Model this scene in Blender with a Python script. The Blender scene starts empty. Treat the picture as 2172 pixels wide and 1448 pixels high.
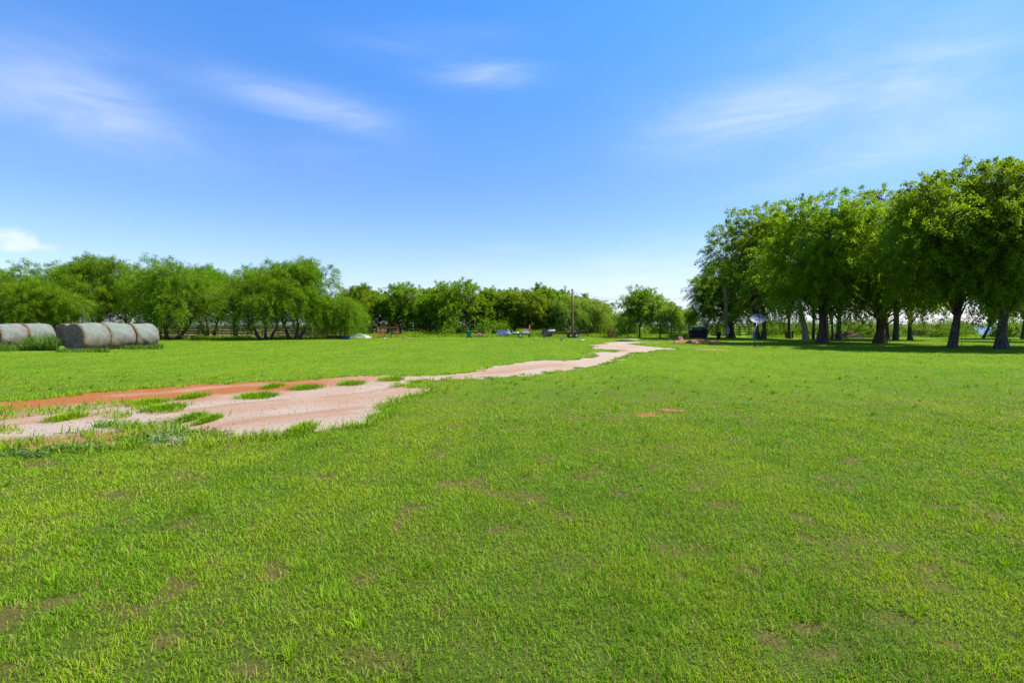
import bpy, math, random
import numpy as np
from mathutils import Vector, Matrix

random.seed(7)
scene = bpy.context.scene
COL = scene.collection

# ------------------------------------------------------------------ camera
F, HOR, CX, HC = 1086.0, 694.0, 1086.0, 1.35        # focal in photo pixels, horizon row, centre column, eye height
cam_d = bpy.data.cameras.new('camera')
cam = bpy.data.objects.new('camera', cam_d)
COL.objects.link(cam)
cam.location = (0, 0, HC)
cam.rotation_euler = (math.radians(90), 0, 0)
cam_d.sensor_width = 36.0
cam_d.lens = 18.0
cam_d.shift_y = -(724.0 - HOR) / 2172.0
cam_d.clip_start = 0.05
cam_d.clip_end = 8000
scene.camera = cam


def G(px, py):
    """ground point seen at photo pixel"""
    d = HC * F / (py - HOR)
    return ((px - CX) / F * d, d)


def at(px, d):
    return ((px - CX) / F * d, d)


def zat(py, d):
    return HC + (HOR - py) / F * d


# ------------------------------------------------------------------ tagging
def tag(o, label=None, cat=None, group=None, kind=None):
    if label: o['label'] = label
    if cat: o['category'] = cat
    if group: o['group'] = group
    if kind: o['kind'] = kind
    return o


def empty(name, loc, rz=0.0, label=None, cat=None, group=None):
    o = bpy.data.objects.new(name, None)
    COL.objects.link(o)
    o.location = loc
    o.rotation_euler = (0, 0, rz)
    o.empty_display_size = 0.2
    return tag(o, label, cat, group)


def kids(o):
    return [c for c in COL.objects if c.parent == o]


def copy_tree(o, parent=None):
    c = o.copy()
    COL.objects.link(c)
    c.parent = parent
    for ch in kids(o):
        copy_tree(ch, c)
    return c


# ------------------------------------------------------------------ materials
def new_mat(name):
    m = bpy.data.materials.new(name)
    m.use_nodes = True
    nt = m.node_tree
    nt.nodes.clear()
    return m, nt


def nd(nt, typ, **kw):
    n = nt.nodes.new(typ)
    for k, v in kw.items():
        if k.startswith('i_'):
            n.inputs[k[2:].replace('_', ' ')].default_value = v
        else:
            setattr(n, k, v)
    return n


def lk(nt, a, b):
    nt.links.new(a, b)


def mth(nt, op, a, b=None, c=None, clamp=False):
    n = nt.nodes.new('ShaderNodeMath')
    n.operation = op
    n.use_clamp = clamp
    for i, v in enumerate((a, b, c)):
        if v is None: continue
        if isinstance(v, (int, float)):
            n.inputs[i].default_value = v
        else:
            nt.links.new(v, n.inputs[i])
    return n.outputs[0]


def mixc(nt, fac, a, b, blend='MIX'):
    n = nt.nodes.new('ShaderNodeMix')
    n.data_type = 'RGBA'
    n.blend_type = blend
    n.clamp_factor = True
    for sock, v in ((n.inputs[0], fac), (n.inputs[6], a), (n.inputs[7], b)):
        if isinstance(v, (int, float)):
            sock.default_value = v
        elif isinstance(v, tuple):
            sock.default_value = (v[0], v[1], v[2], 1)
        else:
            nt.links.new(v, sock)
    return n.outputs[2]


def noise(nt, scale, detail=4, rough=0.55, stretch=None, coord='Object', dist=0.0):
    if coord == 'Position':
        src = nd(nt, 'ShaderNodeNewGeometry').outputs['Position']
    else:
        src = nd(nt, 'ShaderNodeTexCoord').outputs[coord]
    if stretch:
        mp = nd(nt, 'ShaderNodeMapping')
        mp.inputs['Scale'].default_value = stretch
        lk(nt, src, mp.inputs[0])
        src = mp.outputs[0]
    n = nd(nt, 'ShaderNodeTexNoise')
    n.inputs['Scale'].default_value = scale
    n.inputs['Detail'].default_value = detail
    n.inputs['Roughness'].default_value = rough
    n.inputs['Distortion'].default_value = dist
    lk(nt, src, n.inputs['Vector'])
    return n.outputs[0]


def ramp(nt, v, lo, hi):
    """smooth 0..1 between lo and hi"""
    n = nd(nt, 'ShaderNodeMapRange')
    n.interpolation_type = 'SMOOTHSTEP'
    n.inputs[1].default_value = lo
    n.inputs[2].default_value = hi
    lk(nt, v, n.inputs[0])
    return n.outputs[0]


def attr(nt, name):
    return nd(nt, 'ShaderNodeAttribute', attribute_name=name).outputs['Fac']


def finish(nt, col, rough=0.8, bump=None, bstr=0.3, bdist=0.02, metal=0.0, spec=0.3, trans=None):
    b = nd(nt, 'ShaderNodeBsdfPrincipled')
    if isinstance(col, tuple):
        b.inputs['Base Color'].default_value = (*col, 1)
    else:
        lk(nt, col, b.inputs['Base Color'])
    if isinstance(rough, float):
        b.inputs['Roughness'].default_value = rough
    else:
        lk(nt, rough, b.inputs['Roughness'])
    b.inputs['Metallic'].default_value = metal
    b.inputs['Specular IOR Level'].default_value = spec
    if bump is not None:
        bn = nd(nt, 'ShaderNodeBump')
        bn.inputs['Strength'].default_value = bstr
        bn.inputs['Distance'].default_value = bdist
        lk(nt, bump, bn.inputs['Height'])
        lk(nt, bn.outputs[0], b.inputs['Normal'])
    out = nd(nt, 'ShaderNodeOutputMaterial')
    sh = b.outputs[0]
    if trans is not None:
        t = nd(nt, 'ShaderNodeBsdfTranslucent')
        fac, tc = trans
        if isinstance(tc, tuple): t.inputs[0].default_value = (*tc, 1)
        else: lk(nt, tc, t.inputs[0])
        mx = nd(nt, 'ShaderNodeMixShader')
        mx.inputs[0].default_value = fac
        lk(nt, sh, mx.inputs[1]); lk(nt, t.outputs[0], mx.inputs[2])
        sh = mx.outputs[0]
    lk(nt, sh, out.inputs[0])


def simple(name, c1, c2, scale=6.0, rough=0.7, bump=0.2, stretch=None, metal=0.0, detail=5, bdist=0.01, spec=0.3):
    m, nt = new_mat(name)
    n = noise(nt, scale, detail, 0.65, stretch)
    col = mixc(nt, ramp(nt, n, 0.35, 0.65), c1, c2)
    finish(nt, col, rough, n if bump else None, bump, bdist, metal, spec)
    return m


def leafmat(name, dark, mid, light, trans=0.35, hue=0.0):
    m, nt = new_mat(name)
    r = attr(nt, 'rnd')
    c = mixc(nt, ramp(nt, r, 0.0, 0.5), dark, mid)
    c = mixc(nt, ramp(nt, r, 0.5, 1.0), c, light)
    oi = nd(nt, 'ShaderNodeObjectInfo').outputs['Random']
    hs = nd(nt, 'ShaderNodeHueSaturation')
    lk(nt, c, hs.inputs['Color'])
    lk(nt, mth(nt, 'MULTIPLY_ADD', oi, 0.016, 0.492), hs.inputs['Hue'])
    lk(nt, mth(nt, 'MULTIPLY_ADD', oi, 0.20, 0.92), hs.inputs['Value'])
    tc = mixc(nt, 1.0, hs.outputs[0], (1.5, 1.35, 0.6), 'MULTIPLY')
    finish(nt, hs.outputs[0], 0.65, spec=0.10, trans=(trans, tc))
    return m


# ------------------------------------------------------------------ numpy helpers
_tabs = {}


def vnoise(x, y, scale, seed=0, octaves=1):
    out = np.zeros_like(x, dtype=np.float64)
    amp, tot = 1.0, 0.0
    for o in range(octaves):
        key = seed * 31 + o
        if key not in _tabs:
            _tabs[key] = np.random.RandomState(key).rand(256, 256)
        T = _tabs[key]
        u, v = x * scale * 2 ** o + 517.3, y * scale * 2 ** o + 911.7
        iu, iv = np.floor(u).astype(np.int64), np.floor(v).astype(np.int64)
        fu, fv = u - iu, v - iv
        fu, fv = fu * fu * (3 - 2 * fu), fv * fv * (3 - 2 * fv)
        a, b = T[iu & 255, iv & 255], T[(iu + 1) & 255, iv & 255]
        c, d = T[iu & 255, (iv + 1) & 255], T[(iu + 1) & 255, (iv + 1) & 255]
        out += amp * ((a * (1 - fu) + b * fu) * (1 - fv) + (c * (1 - fu) + d * fu) * fv)
        tot += amp
        amp *= 0.5
    return out / tot


def sdf(poly, x, y):
    """signed distance to polygon, negative inside"""
    d2 = np.full(x.shape, 1e18)
    ins = np.zeros(x.shape, dtype=bool)
    n = len(poly)
    for i in range(n):
        ax, ay = poly[i]
        bx, by = poly[(i + 1) % n]
        ex, ey = bx - ax, by - ay
        wx, wy = x - ax, y - ay
        t = np.clip((wx * ex + wy * ey) / (ex * ex + ey * ey + 1e-12), 0, 1)
        dx, dy = wx - ex * t, wy - ey * t
        d2 = np.minimum(d2, dx * dx + dy * dy)
        cond = ((ay > y) != (by > y))
        with np.errstate(divide='ignore', invalid='ignore'):
            xi = (bx - ax) * (y - ay) / ((by - ay) if by != ay else 1e-9) + ax
        ins ^= cond & (x < xi)
    d = np.sqrt(d2)
    return np.where(ins, -d, d)


def polydist(line, x, y):
    d2 = np.full(x.shape, 1e18)
    for i in range(len(line) - 1):
        ax, ay = line[i]
        bx, by = line[i + 1]
        ex, ey = bx - ax, by - ay
        t = np.clip(((x - ax) * ex + (y - ay) * ey) / (ex * ex + ey * ey + 1e-12), 0, 1)
        d2 = np.minimum(d2, (x - ax - ex * t) ** 2 + (y - ay - ey * t) ** 2)
    return np.sqrt(d2)


def raw_mesh(name, V, groups, attrs=None, smooth=False):
    """groups: list of (K,n) index arrays"""
    me = bpy.data.meshes.new(name)
    V = np.ascontiguousarray(V, dtype=np.float32)
    me.vertices.add(len(V))
    me.vertices.foreach_set('co', V.ravel())
    idx = np.concatenate([g.ravel() for g in groups]).astype(np.int32)
    tot = np.concatenate([np.full(len(g), g.shape[1], dtype=np.int32) for g in groups])
    start = np.concatenate([[0], np.cumsum(tot)[:-1]]).astype(np.int32)
    me.loops.add(len(idx))
    me.loops.foreach_set('vertex_index', idx)
    me.polygons.add(len(tot))
    me.polygons.foreach_set('loop_start', start)
    me.polygons.foreach_set('loop_total', tot)
    if smooth:
        me.polygons.foreach_set('use_smooth', np.ones(len(tot), dtype=bool))
    for k, a in (attrs or {}).items():
        at_ = me.attributes.new(k, 'FLOAT', 'POINT')
        at_.data.foreach_set('value', np.ascontiguousarray(a, dtype=np.float32))
    me.update(calc_edges=True)
    return me


def link(name, me, mat, parent=None, loc=None):
    o = bpy.data.objects.new(name, me)
    COL.objects.link(o)
    if mat is not None and not me.materials:
        me.materials.append(mat)
    if parent: o.parent = parent
    if loc: o.location = loc
    return o


def blade_geo(rs, xy, z0, length, width, lean, five=True, head=None, rnd=None):
    """grass blades -> V, groups, rnd ; each blade a tapering, bent strip"""
    n = len(xy)
    if n == 0:
        return np.zeros((0, 3)), [], np.zeros(0)
    length = np.broadcast_to(length, (n,)); width = np.broadcast_to(width, (n,)); lean = np.broadcast_to(lean, (n,))
    z0 = np.broadcast_to(z0, (n,))
    a = rs.rand(n) * 2 * np.pi if head is None else head
    f = a + np.pi / 2 + rs.normal(0, 0.5, n)
    dx, dy = np.cos(a), np.sin(a)
    wx, wy = np.cos(f) * width / 2, np.sin(f) * width / 2
    r = rs.rand(n) if rnd is None else rnd
    B = np.stack([xy[:, 0], xy[:, 1], z0], 1)
    s1, c1 = np.sin(lean * 0.55), np.cos(lean * 0.55)
    M = B + np.stack([dx * s1, dy * s1, c1], 1) * (length * 0.55)[:, None]
    s2, c2 = np.sin(lean * 1.35), np.cos(lean * 1.35)
    T = M + np.stack([dx * s2, dy * s2, c2], 1) * (length * 0.45)[:, None]
    W = np.stack([wx, wy, np.zeros(n)], 1)
    if five:
        V = np.stack([B - W, B + W, M + W * 0.85, M - W * 0.85, T], 1).reshape(-1, 3)
        k = np.arange(n)[:, None] * 5
        q = k + np.array([[0, 1, 2, 3]])
        t = k + np.array([[3, 2, 4]])
        return V, [q, t], np.repeat(r, 5)
    V = np.stack([B - W, B + W, T], 1).reshape(-1, 3)
    t = np.arange(n * 3).reshape(-1, 3)
    return V, [t], np.repeat(r, 3)


def join_geo(parts):
    Vs, quads, tris, rs_ = [], [], [], []
    off = 0
    for V, gs, r in parts:
        if len(V) == 0: continue
        Vs.append(V); rs_.append(r)
        for g in gs:
            (quads if g.shape[1] == 4 else tris).append(g + off)
        off += len(V)
    groups = []
    if quads: groups.append(np.concatenate(quads))
    if tris: groups.append(np.concatenate(tris))
    return np.concatenate(Vs), groups, np.concatenate(rs_)


# ------------------------------------------------------------------ small mesh builder
class MB:
    def __init__(self):
        self.v, self.f = [], []

    def box(self, c, s, rz=0.0, ry=0.0, rx=0.0):
        R = Matrix.Rotation(rz, 3, 'Z') @ Matrix.Rotation(ry, 3, 'Y') @ Matrix.Rotation(rx, 3, 'X')
        o = len(self.v)
        for x, y, z in ((-1, -1, -1), (1, -1, -1), (1, 1, -1), (-1, 1, -1), (-1, -1, 1), (1, -1, 1), (1, 1, 1), (-1, 1, 1)):
            p = R @ Vector((x * s[0] / 2, y * s[1] / 2, z * s[2] / 2)) + Vector(c)
            self.v.append(p)
        for f in ((0, 3, 2, 1), (4, 5, 6, 7), (0, 1, 5, 4), (1, 2, 6, 5), (2, 3, 7, 6), (3, 0, 4, 7)):
            self.f.append(tuple(i + o for i in f))
        return self

    def hexa(self, pts):
        """8 points: bottom 4 ccw, top 4 ccw"""
        o = len(self.v)
        self.v += [Vector(p) for p in pts]
        for f in ((0, 3, 2, 1), (4, 5, 6, 7), (0, 1, 5, 4), (1, 2, 6, 5), (2, 3, 7, 6), (3, 0, 4, 7)):
            self.f.append(tuple(i + o for i in f))
        return self

    def tube(self, pts, radii, n=8, cap=True):
        pts = [Vector(p) for p in pts]
        if isinstance(radii, (int, float)): radii = [radii] * len(pts)
        o = len(self.v)
        up = Vector((0, 0, 1))
        prev = None
        for i, p in enumerate(pts):
            a = pts[max(i - 1, 0)]; b = pts[min(i + 1, len(pts) - 1)]
            t = (b - a).normalized()
            if prev is None:
                x = t.cross(up)
                if x.length < 1e-3: x = t.cross(Vector((0, 1, 0)))
            else:
                x = prev - t * prev.dot(t)
            x.normalize()
            prev = x
            y = t.cross(x)
            for k in range(n):
                an = 2 * math.pi * k / n
                self.v.append(p + (x * math.cos(an) + y * math.sin(an)) * radii[i])
        for i in range(len(pts) - 1):
            for k in range(n):
                k2 = (k + 1) % n
                self.f.append((o + i * n + k, o + i * n + k2, o + (i + 1) * n + k2, o + (i + 1) * n + k))
        if cap:
            self.f.append(tuple(o + k for k in reversed(range(n))))
            e = o + (len(pts) - 1) * n
            self.f.append(tuple(e + k for k in range(n)))
        return self

    def bar(self, a, b, w, h=None):
        """square bar between two points"""
        a, b = Vector(a), Vector(b)
        h = h or w
        t = (b - a).normalized()
        x = t.cross(Vector((0, 0, 1)))
        if x.length < 1e-3: x = Vector((1, 0, 0))
        x.normalize()
        y = x.cross(t)
        pts = []
        for p in (a, b):
            for sx, sy in ((-1, -1), (1, -1), (1, 1), (-1, 1)):
                pts.append(p + x * sx * w / 2 + y * sy * h / 2)
        return self.hexa(pts)

    def lathe(self, prof, n=24, c=(0, 0, 0), M=None):
        """profile (r,z) revolved about local Z, optionally transformed by matrix M, then moved to c"""
        o = len(self.v)
        for r, z in prof:
            for k in range(n):
                an = 2 * math.pi * k / n
                p = Vector((r * math.cos(an), r * math.sin(an), z))
                if M is not None: p = M @ p
                self.v.append(p + Vector(c))
        for i in range(len(prof) - 1):
            for k in range(n):
                k2 = (k + 1) % n
                self.f.append((o + i * n + k, o + i * n + k2, o + (i + 1) * n + k2, o + (i + 1) * n + k))
        if prof[0][0] > 1e-4: self.f.append(tuple(o + k for k in reversed(range(n))))
        if prof[-1][0] > 1e-4: self.f.append(tuple(o + (len(prof) - 1) * n + k for k in range(n)))
        return self

    def build(self, name, mat, parent=None, smooth=False, bevel=0.0, loc=None):
        me = bpy.data.meshes.new(name)
        me.from_pydata([tuple(p) for p in self.v], [], self.f)
        me.update()
        if smooth:
            me.polygons.foreach_set('use_smooth', [True] * len(me.polygons))
        o = link(name, me, mat, parent, loc)
        if bevel:
            md = o.modifiers.new('edge', 'BEVEL')
            md.width = bevel; md.segments = 2; md.limit_method = 'ANGLE'
        return o


RX90 = Matrix.Rotation(math.pi / 2, 3, 'X')     # local Z -> -Y
RY90 = Matrix.Rotation(math.pi / 2, 3, 'Y')     # local Z -> X
# ------------------------------------------------------------------ light
SUN = Vector((0.78, 0.10, 1.06)).normalized()        # direction towards the sun: fairly high, to the right
EL = math.asin(SUN.z)
AZ = math.atan2(SUN.x, SUN.y)
sd = bpy.data.lights.new('sun', 'SUN')
sd.energy = 5.0
sd.angle = math.radians(0.5)
sd.color = (1.0, 0.95, 0.87)
so = bpy.data.objects.new('sun', sd)
COL.objects.link(so)
so.rotation_euler = SUN.to_track_quat('Z', 'Y').to_euler()

w = bpy.data.worlds.new('World')
scene.world = w
w.use_nodes = True
nt = w.node_tree
nt.nodes.clear()
sky = nd(nt, 'ShaderNodeTexSky', sky_type='NISHITA', sun_disc=False)
sky.sun_elevation = EL
sky.sun_rotation = AZ
sky.altitude = 300
sky.air_density = 1.0
sky.dust_density = 0.25
sky.ozone_density = 3.0
hs = nd(nt, 'ShaderNodeHueSaturation')
hs.inputs['Saturation'].default_value = 1.31
hs.inputs['Value'].default_value = 0.80
lk(nt, sky.outputs[0], hs.inputs['Color'])
gen = nd(nt, 'ShaderNodeTexCoord').outputs['Generated']
sep = nd(nt, 'ShaderNodeSeparateXYZ')
lk(nt, gen, sep.inputs[0])
az = mth(nt, 'ARCTAN2', sep.outputs[0], sep.outputs[1])
el = mth(nt, 'ARCSINE', sep.outputs[2])


def skyn(sx, sy, rot, scale, detail, seed):
    cb = nd(nt, 'ShaderNodeCombineXYZ')
    lk(nt, az, cb.inputs[0]); lk(nt, el, cb.inputs[1]); cb.inputs[2].default_value = seed
    mp = nd(nt, 'ShaderNodeMapping')
    mp.inputs['Rotation'].default_value = (0, 0, rot)
    mp.inputs['Scale'].default_value = (sx, sy, 1)
    lk(nt, cb.outputs[0], mp.inputs[0])
    n = nd(nt, 'ShaderNodeTexNoise')
    n.inputs['Scale'].default_value = scale
    n.inputs['Detail'].default_value = detail
    n.inputs['Roughness'].default_value = 0.58
    n.inputs['Distortion'].default_value = 0.9
    lk(nt, mp.outputs[0], n.inputs['Vector'])
    return n.outputs[0]


streak = skyn(1.0, 4.6, 0.10, 4.5, 9, 1.7)
streak2 = skyn(1.1, 3.6, -0.22, 3.2, 9, 5.1)
puff = skyn(1.0, 1.6, 0.0, 16.0, 5, 2.2)
# px, py, half width px, half height px, tilt deg, strength, texture
CL = [(170, 215, 230, 75, -6, .75, streak2), (110, 150, 330, 120, 12, .30, streak2), (640, 216, 190, 34, -3, .75, streak),
      (790, 278, 90, 26, -8, .30, streak), (1030, 157, 120, 26, 0, .85, streak), (1560, 252, 220, 62, 4, .70, streak),
      (1700, 205, 420, 130, 8, .45, streak2), (1990, 190, 210, 120, 16, .55, streak2), (1800, 345, 260, 50, 10, .45, streak),
      (2080, 280, 170, 60, 6, .42, streak2), (26, 505, 74, 34, -12, 1.1, puff), (105, 524, 45, 14, 0, .55, puff),
      (1075, 527, 60, 12, 0, .32, streak), (1160, 592, 300, 44, 0, .60, streak), (1318, 556, 60, 14, 8, .30, streak),
      (1420, 575, 260, 66, 8, .45, streak), (480, 330, 500, 60, 6, .16, streak2), (900, 90, 200, 30, 5, .22, streak)]
tot = None
for (px, py, hw, hh, tilt, st, tex) in CL:
    a0 = math.atan((px - CX) / F)
    e0 = math.atan((HOR - py) / F * math.cos(a0))
    wa = hw / F * math.cos(a0) ** 2
    we = hh / F * math.cos(a0)
    c, s = math.cos(math.radians(tilt)), math.sin(math.radians(tilt))
    da, de = mth(nt, 'SUBTRACT', az, a0), mth(nt, 'SUBTRACT', el, e0)
    u = mth(nt, 'ADD', mth(nt, 'MULTIPLY', da, c / wa), mth(nt, 'MULTIPLY', de, s / wa))
    v = mth(nt, 'ADD', mth(nt, 'MULTIPLY', da, -s / we), mth(nt, 'MULTIPLY', de, c / we))
    q = mth(nt, 'ADD', mth(nt, 'MULTIPLY', u, u), mth(nt, 'MULTIPLY', v, v))
    g = mth(nt, 'POWER', 2.718, mth(nt, 'MULTIPLY', q, -1.3))
    tx = ramp(nt, tex, 0.24, 0.82)
    if tex is puff:
        k = mth(nt, 'MULTIPLY', ramp(nt, mth(nt, 'MULTIPLY', g, mth(nt, 'ADD', tx, 0.35)), 0.25, 0.8), st)
    else:
        k = mth(nt, 'MULTIPLY', mth(nt, 'MULTIPLY', g, mth(nt, 'MULTIPLY_ADD', tx, 0.8, 0.2)), st)
    tot = k if tot is None else mth(nt, 'ADD', tot, k)
tot = mth(nt, 'MINIMUM', mth(nt, 'MULTIPLY', tot, 0.60), 0.85)
lift = mth(nt, 'MULTIPLY_ADD', ramp(nt, el, 0.2, 0.6), 0.40, 1.0)
sc_ = nd(nt, 'ShaderNodeVectorMath', operation='SCALE')
lk(nt, hs.outputs[0], sc_.inputs[0]); lk(nt, lift, sc_.inputs['Scale'])
low = mth(nt, 'MULTIPLY', mth(nt, 'POWER', 2.718, mth(nt, 'MULTIPLY', mth(nt, 'MAXIMUM', el, 0.0), -7.5)), 0.72)
tint = mixc(nt, 1.0, sc_.outputs[0], (1.0, 0.885, 0.97), 'MULTIPLY')
skyb = mixc(nt, low, tint, (2.45, 2.85, 3.75))
skyc = mixc(nt, tot, skyb, (3.6, 3.85, 4.6))
bg = nd(nt, 'ShaderNodeBackground')
bg.inputs['Strength'].default_value = 0.125
lk(nt, skyc, bg.inputs['Color'])
wo = nd(nt, 'ShaderNodeOutputWorld')
lk(nt, bg.outputs[0], wo.inputs[0])

scene.view_settings.view_transform = 'Standard'
scene.view_settings.look = 'None'
scene.view_settings.exposure = 1.13
scene.cycles.max_bounces = 12
scene.cycles.diffuse_bounces = 7
scene.cycles.transmission_bounces = 8
scene.view_settings.gamma = 1.0

# ------------------------------------------------------------------ ground masks
TRACK_PX = [(-700, 868), (-300, 862), (0, 852), (60, 849), (140, 841), (200, 833), (300, 826), (400, 818), (520, 811), (620, 808), (700, 801),
            (800, 796), (850, 797), (925, 797), (985, 791), (1015, 786), (1040, 778), (1100, 770), (1140, 763.5), (1190, 766), (1240, 759),
            (1272, 757), (1255, 752), (1238, 749), (1268, 746.5), (1300, 747), (1312, 744.5), (1246, 739), (1262, 735), (1244, 732.5), (1282, 730),
            (1288, 726), (1330, 724.5), (1372, 725.5), (1330, 729), (1352, 733), (1392, 736.5), (1440, 739.5), (1412, 742), (1385, 744.5),
            (1350, 749), (1318, 757), (1305, 766), (1262, 778), (1210, 784), (1140, 794), (1060, 802), (975, 803.5), (925, 804), (885, 808),
            (850, 815), (838, 820), (905, 824), (918, 828), (880, 838), (850, 848), (812, 862), (800, 872), (795, 885), (765, 900), (700, 908), (655, 916),
            (600, 925), (545, 925), (500, 930), (470, 942), (440, 938), (330, 945), (200, 952), (100, 958), (40, 953), (-120, 940), (-400, 925), (-700, 915)]
TRACK = [G(*p) for p in TRACK_PX]
# grassed islands on the track
STRIP = [G(*p) for p in [(-700, 880), (-200, 872), (0, 866), (100, 863), (200, 856), (265, 851), (268, 860), (205, 868), (130, 876), (60, 884), (0, 893), (-200, 901), (-700, 912)]]
ISL = [(330, 868, 60, 10), (150, 887, 42, 6), (240, 880, 45, 9), (60, 938, 75, 13), (180, 925, 100, 9), (330, 915, 85, 13), (440, 926, 45, 9),
       (250, 905, 70, 6), (20, 915, 40, 7), (260, 938, 90, 9), (130, 948, 50, 5), (900, 808, 25, 5), (1290, 741.5, 42, 1.7)]


def isl_mask(x, y):
    px, py = CX + F * x / y, HOR + HC * F / y
    m = sdf(STRIP, x, y) + (vnoise(x, y, 2.2, 5, 2) - .5) * 0.5 < 0
    nz = (vnoise(x, y, 3.0, 9, 2) - .5) * 1.1
    for (a, b, rx_, ry_) in ISL:
        m |= ((px - a) / rx_) ** 2 + ((py - b) / ry_) ** 2 + nz < 0.9
    return m


def track_sdf(x, y):
    s = sdf(TRACK, x, y)
    amp = np.clip(y * 0.028, 0.14, 0.7)
    s = s + (vnoise(x, y, 1.7, 3, 3) - .5) * amp * 1.6 + (vnoise(x, y, 6.0, 4, 2) - .5) * amp * 0.5
    return s


BARE_PX = [(1420, 871, 24, 3.5), (1385, 881, 24, 3), (1420, 947, 12, 3), (395, 1010, 34, 9), (240, 1050, 40, 8), (75, 985, 40, 6),
           (1555, 880, 18, 4), (1590, 893, 15, 4), (1560, 935, 14, 4), (1600, 1210, 40, 9), (1960, 1212, 34, 11), (2110, 1100, 34, 9), (1900, 1310, 40, 12),
           (795, 1400, 70, 22), (240, 1290, 40, 14), (770, 1230, 18, 12), (1790, 1150, 26, 10), (1770, 1385, 50, 14), (530, 1420, 30, 14), (700, 1010, 30, 5)]


def bare_mask(x, y):
    px, py = CX + F * x / np.maximum(y, .5), HOR + HC * F / np.maximum(y, .5)
    v = np.zeros(x.shape)
    for (a, b, rx_, ry_) in BARE_PX:
        q = ((px - a) / (rx_ * 1.25)) ** 2 + ((py - b) / (ry_ * 1.25)) ** 2
        v = np.maximum(v, np.exp(-q))
    n = vnoise(x, y, 4.2, 21, 3)
    n2 = vnoise(x, y, 0.5, 22, 2)
    spots = np.clip((n - 0.66 - 0.08 * (n2 < 0.45)) / 0.10, 0, 1)
    return np.clip(v * (0.55 + 0.9 * vnoise(x, y, 7, 23, 2)) + spots * 0.9 * (y < 13), 0, 1)


# ------------------------------------------------------------------ ground sheet
m, nt = new_mat('lawn_soil')
n1 = noise(nt, 0.22, 3, 0.5, coord='Position')
n2 = noise(nt, 3.0, 6, 0.7, coord='Position')
n3 = noise(nt, 60.0, 4, 0.7, coord='Position')
n4 = noise(nt, 0.55, 4, 0.6, (0.35, 1.0, 1.0), coord='Position')
green = mixc(nt, ramp(nt, n1, 0.3, 0.7), (0.080, 0.165, 0.004), (0.118, 0.210, 0.005))
green = mixc(nt, ramp(nt, n4, 0.45, 0.75), green, (0.135, 0.195, 0.008))
green = mixc(nt, mth(nt, 'MULTIPLY', ramp(nt, n3, 0.40, 0.75), 0.6), green, (0.040, 0.075, 0.012))
soil = mixc(nt, ramp(nt, n2, 0.3, 0.7), (0.024, 0.022, 0.007), (0.046, 0.036, 0.013))
soil = mixc(nt, ramp(nt, n3, 0.35, 0.7), soil, (0.036, 0.056, 0.008))
b = attr(nt, 'far')
col = mixc(nt, b, soil, green)
rd = attr(nt, 'bare')
redsoil = mixc(nt, ramp(nt, n3, 0.3, 0.7), (0.070, 0.036, 0.017), (0.125, 0.068, 0.034))
col = mixc(nt, rd, col, redsoil)
dry = attr(nt, 'dry')
col = mixc(nt, dry, col, mixc(nt, ramp(nt, n2, .3, .7), (0.19, 0.150, 0.045), (0.13, 0.135, 0.03)))
finish(nt, col, 0.95, n3, 0.6, 0.02, spec=0.1)
M_SOIL = m

ys = np.concatenate([np.array([-60., -20, -6, -2]), np.geomspace(0.8, 9, 130), np.geomspace(9.1, 100, 130), np.array([110, 130, 160, 220, 320, 500, 800, 1300, 2200, 4000, 6500])])
us = np.concatenate([np.array([-6., -4, -3, -2.4, -2, -1.7]), np.linspace(-1.5, 1.5, 221), np.array([1.7, 2, 2.4, 3, 4, 6])])
YY, UU = np.meshgrid(ys, us, indexing='ij')
XX = UU * np.maximum(np.abs(YY), 0.8)
XX = np.where(YY < 0.8, UU * 12, XX)
gv = np.stack([XX.ravel(), YY.ravel(), np.zeros(XX.size)], 1)
nr, nc = YY.shape
ii = (np.arange(nr - 1)[:, None] * nc + np.arange(nc - 1)[None, :]).ravel()
gf = np.stack([ii, ii + 1, ii + nc + 1, ii + nc], 1)
far = np.clip((gv[:, 1] + 2) / 20, 0.25, 1)
bare = bare_mask(gv[:, 0], gv[:, 1]) * (gv[:, 1] < 40) * (gv[:, 1] > 1)
dry = np.clip((gv[:, 1] - 63.5) / 1.5, 0, 1) * (gv[:, 0] < -12)
go = link('ground', raw_mesh('ground', gv, [gf], {'far': far, 'bare': bare * np.where(gv[:, 1] < 9, .6, 1), 'dry': dry}), M_SOIL)
tag(go, 'wide flat lawn of short grass over red-brown soil', 'lawn', kind='structure')

# ------------------------------------------------------------------ the dirt and gravel track
m, nt = new_mat('track_dirt')
n1 = noise(nt, 0.9, 5, 0.65, coord='Position')
n2 = noise(nt, 9.0, 6, 0.75, coord='Position')
n3 = noise(nt, 110.0, 3, 0.7, coord='Position')
grav = mixc(nt, ramp(nt, n1, 0.35, 0.65), (0.305, 0.218, 0.148), (0.315, 0.252, 0.192))
grav = mixc(nt, mth(nt, 'MULTIPLY', ramp(nt, n3, 0.48, 0.70), 0.55), grav, (0.33, 0.29, 0.265))
grav = mixc(nt, mth(nt, 'MULTIPLY', ramp(nt, n3, 0.50, 0.25), 0.45), grav, (0.12, 0.09, 0.07))
sand = mixc(nt, ramp(nt, n2, 0.3, 0.7), (0.265, 0.165, 0.105), (0.300, 0.200, 0.138))
redd = mixc(nt, ramp(nt, n2, 0.3, 0.7), (0.215, 0.068, 0.016), (0.275, 0.105, 0.032))
redd = mixc(nt, mth(nt, 'MULTIPLY', ramp(nt, n3, 0.5, 0.75), 0.35), redd, (0.29, 0.15, 0.08))
col = mixc(nt, attr(nt, 'sand'), grav, sand)
col = mixc(nt, attr(nt, 'red'), col, redd)
col = mixc(nt, attr(nt, 'rut'), col, (0.22, 0.115, 0.058))
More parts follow.
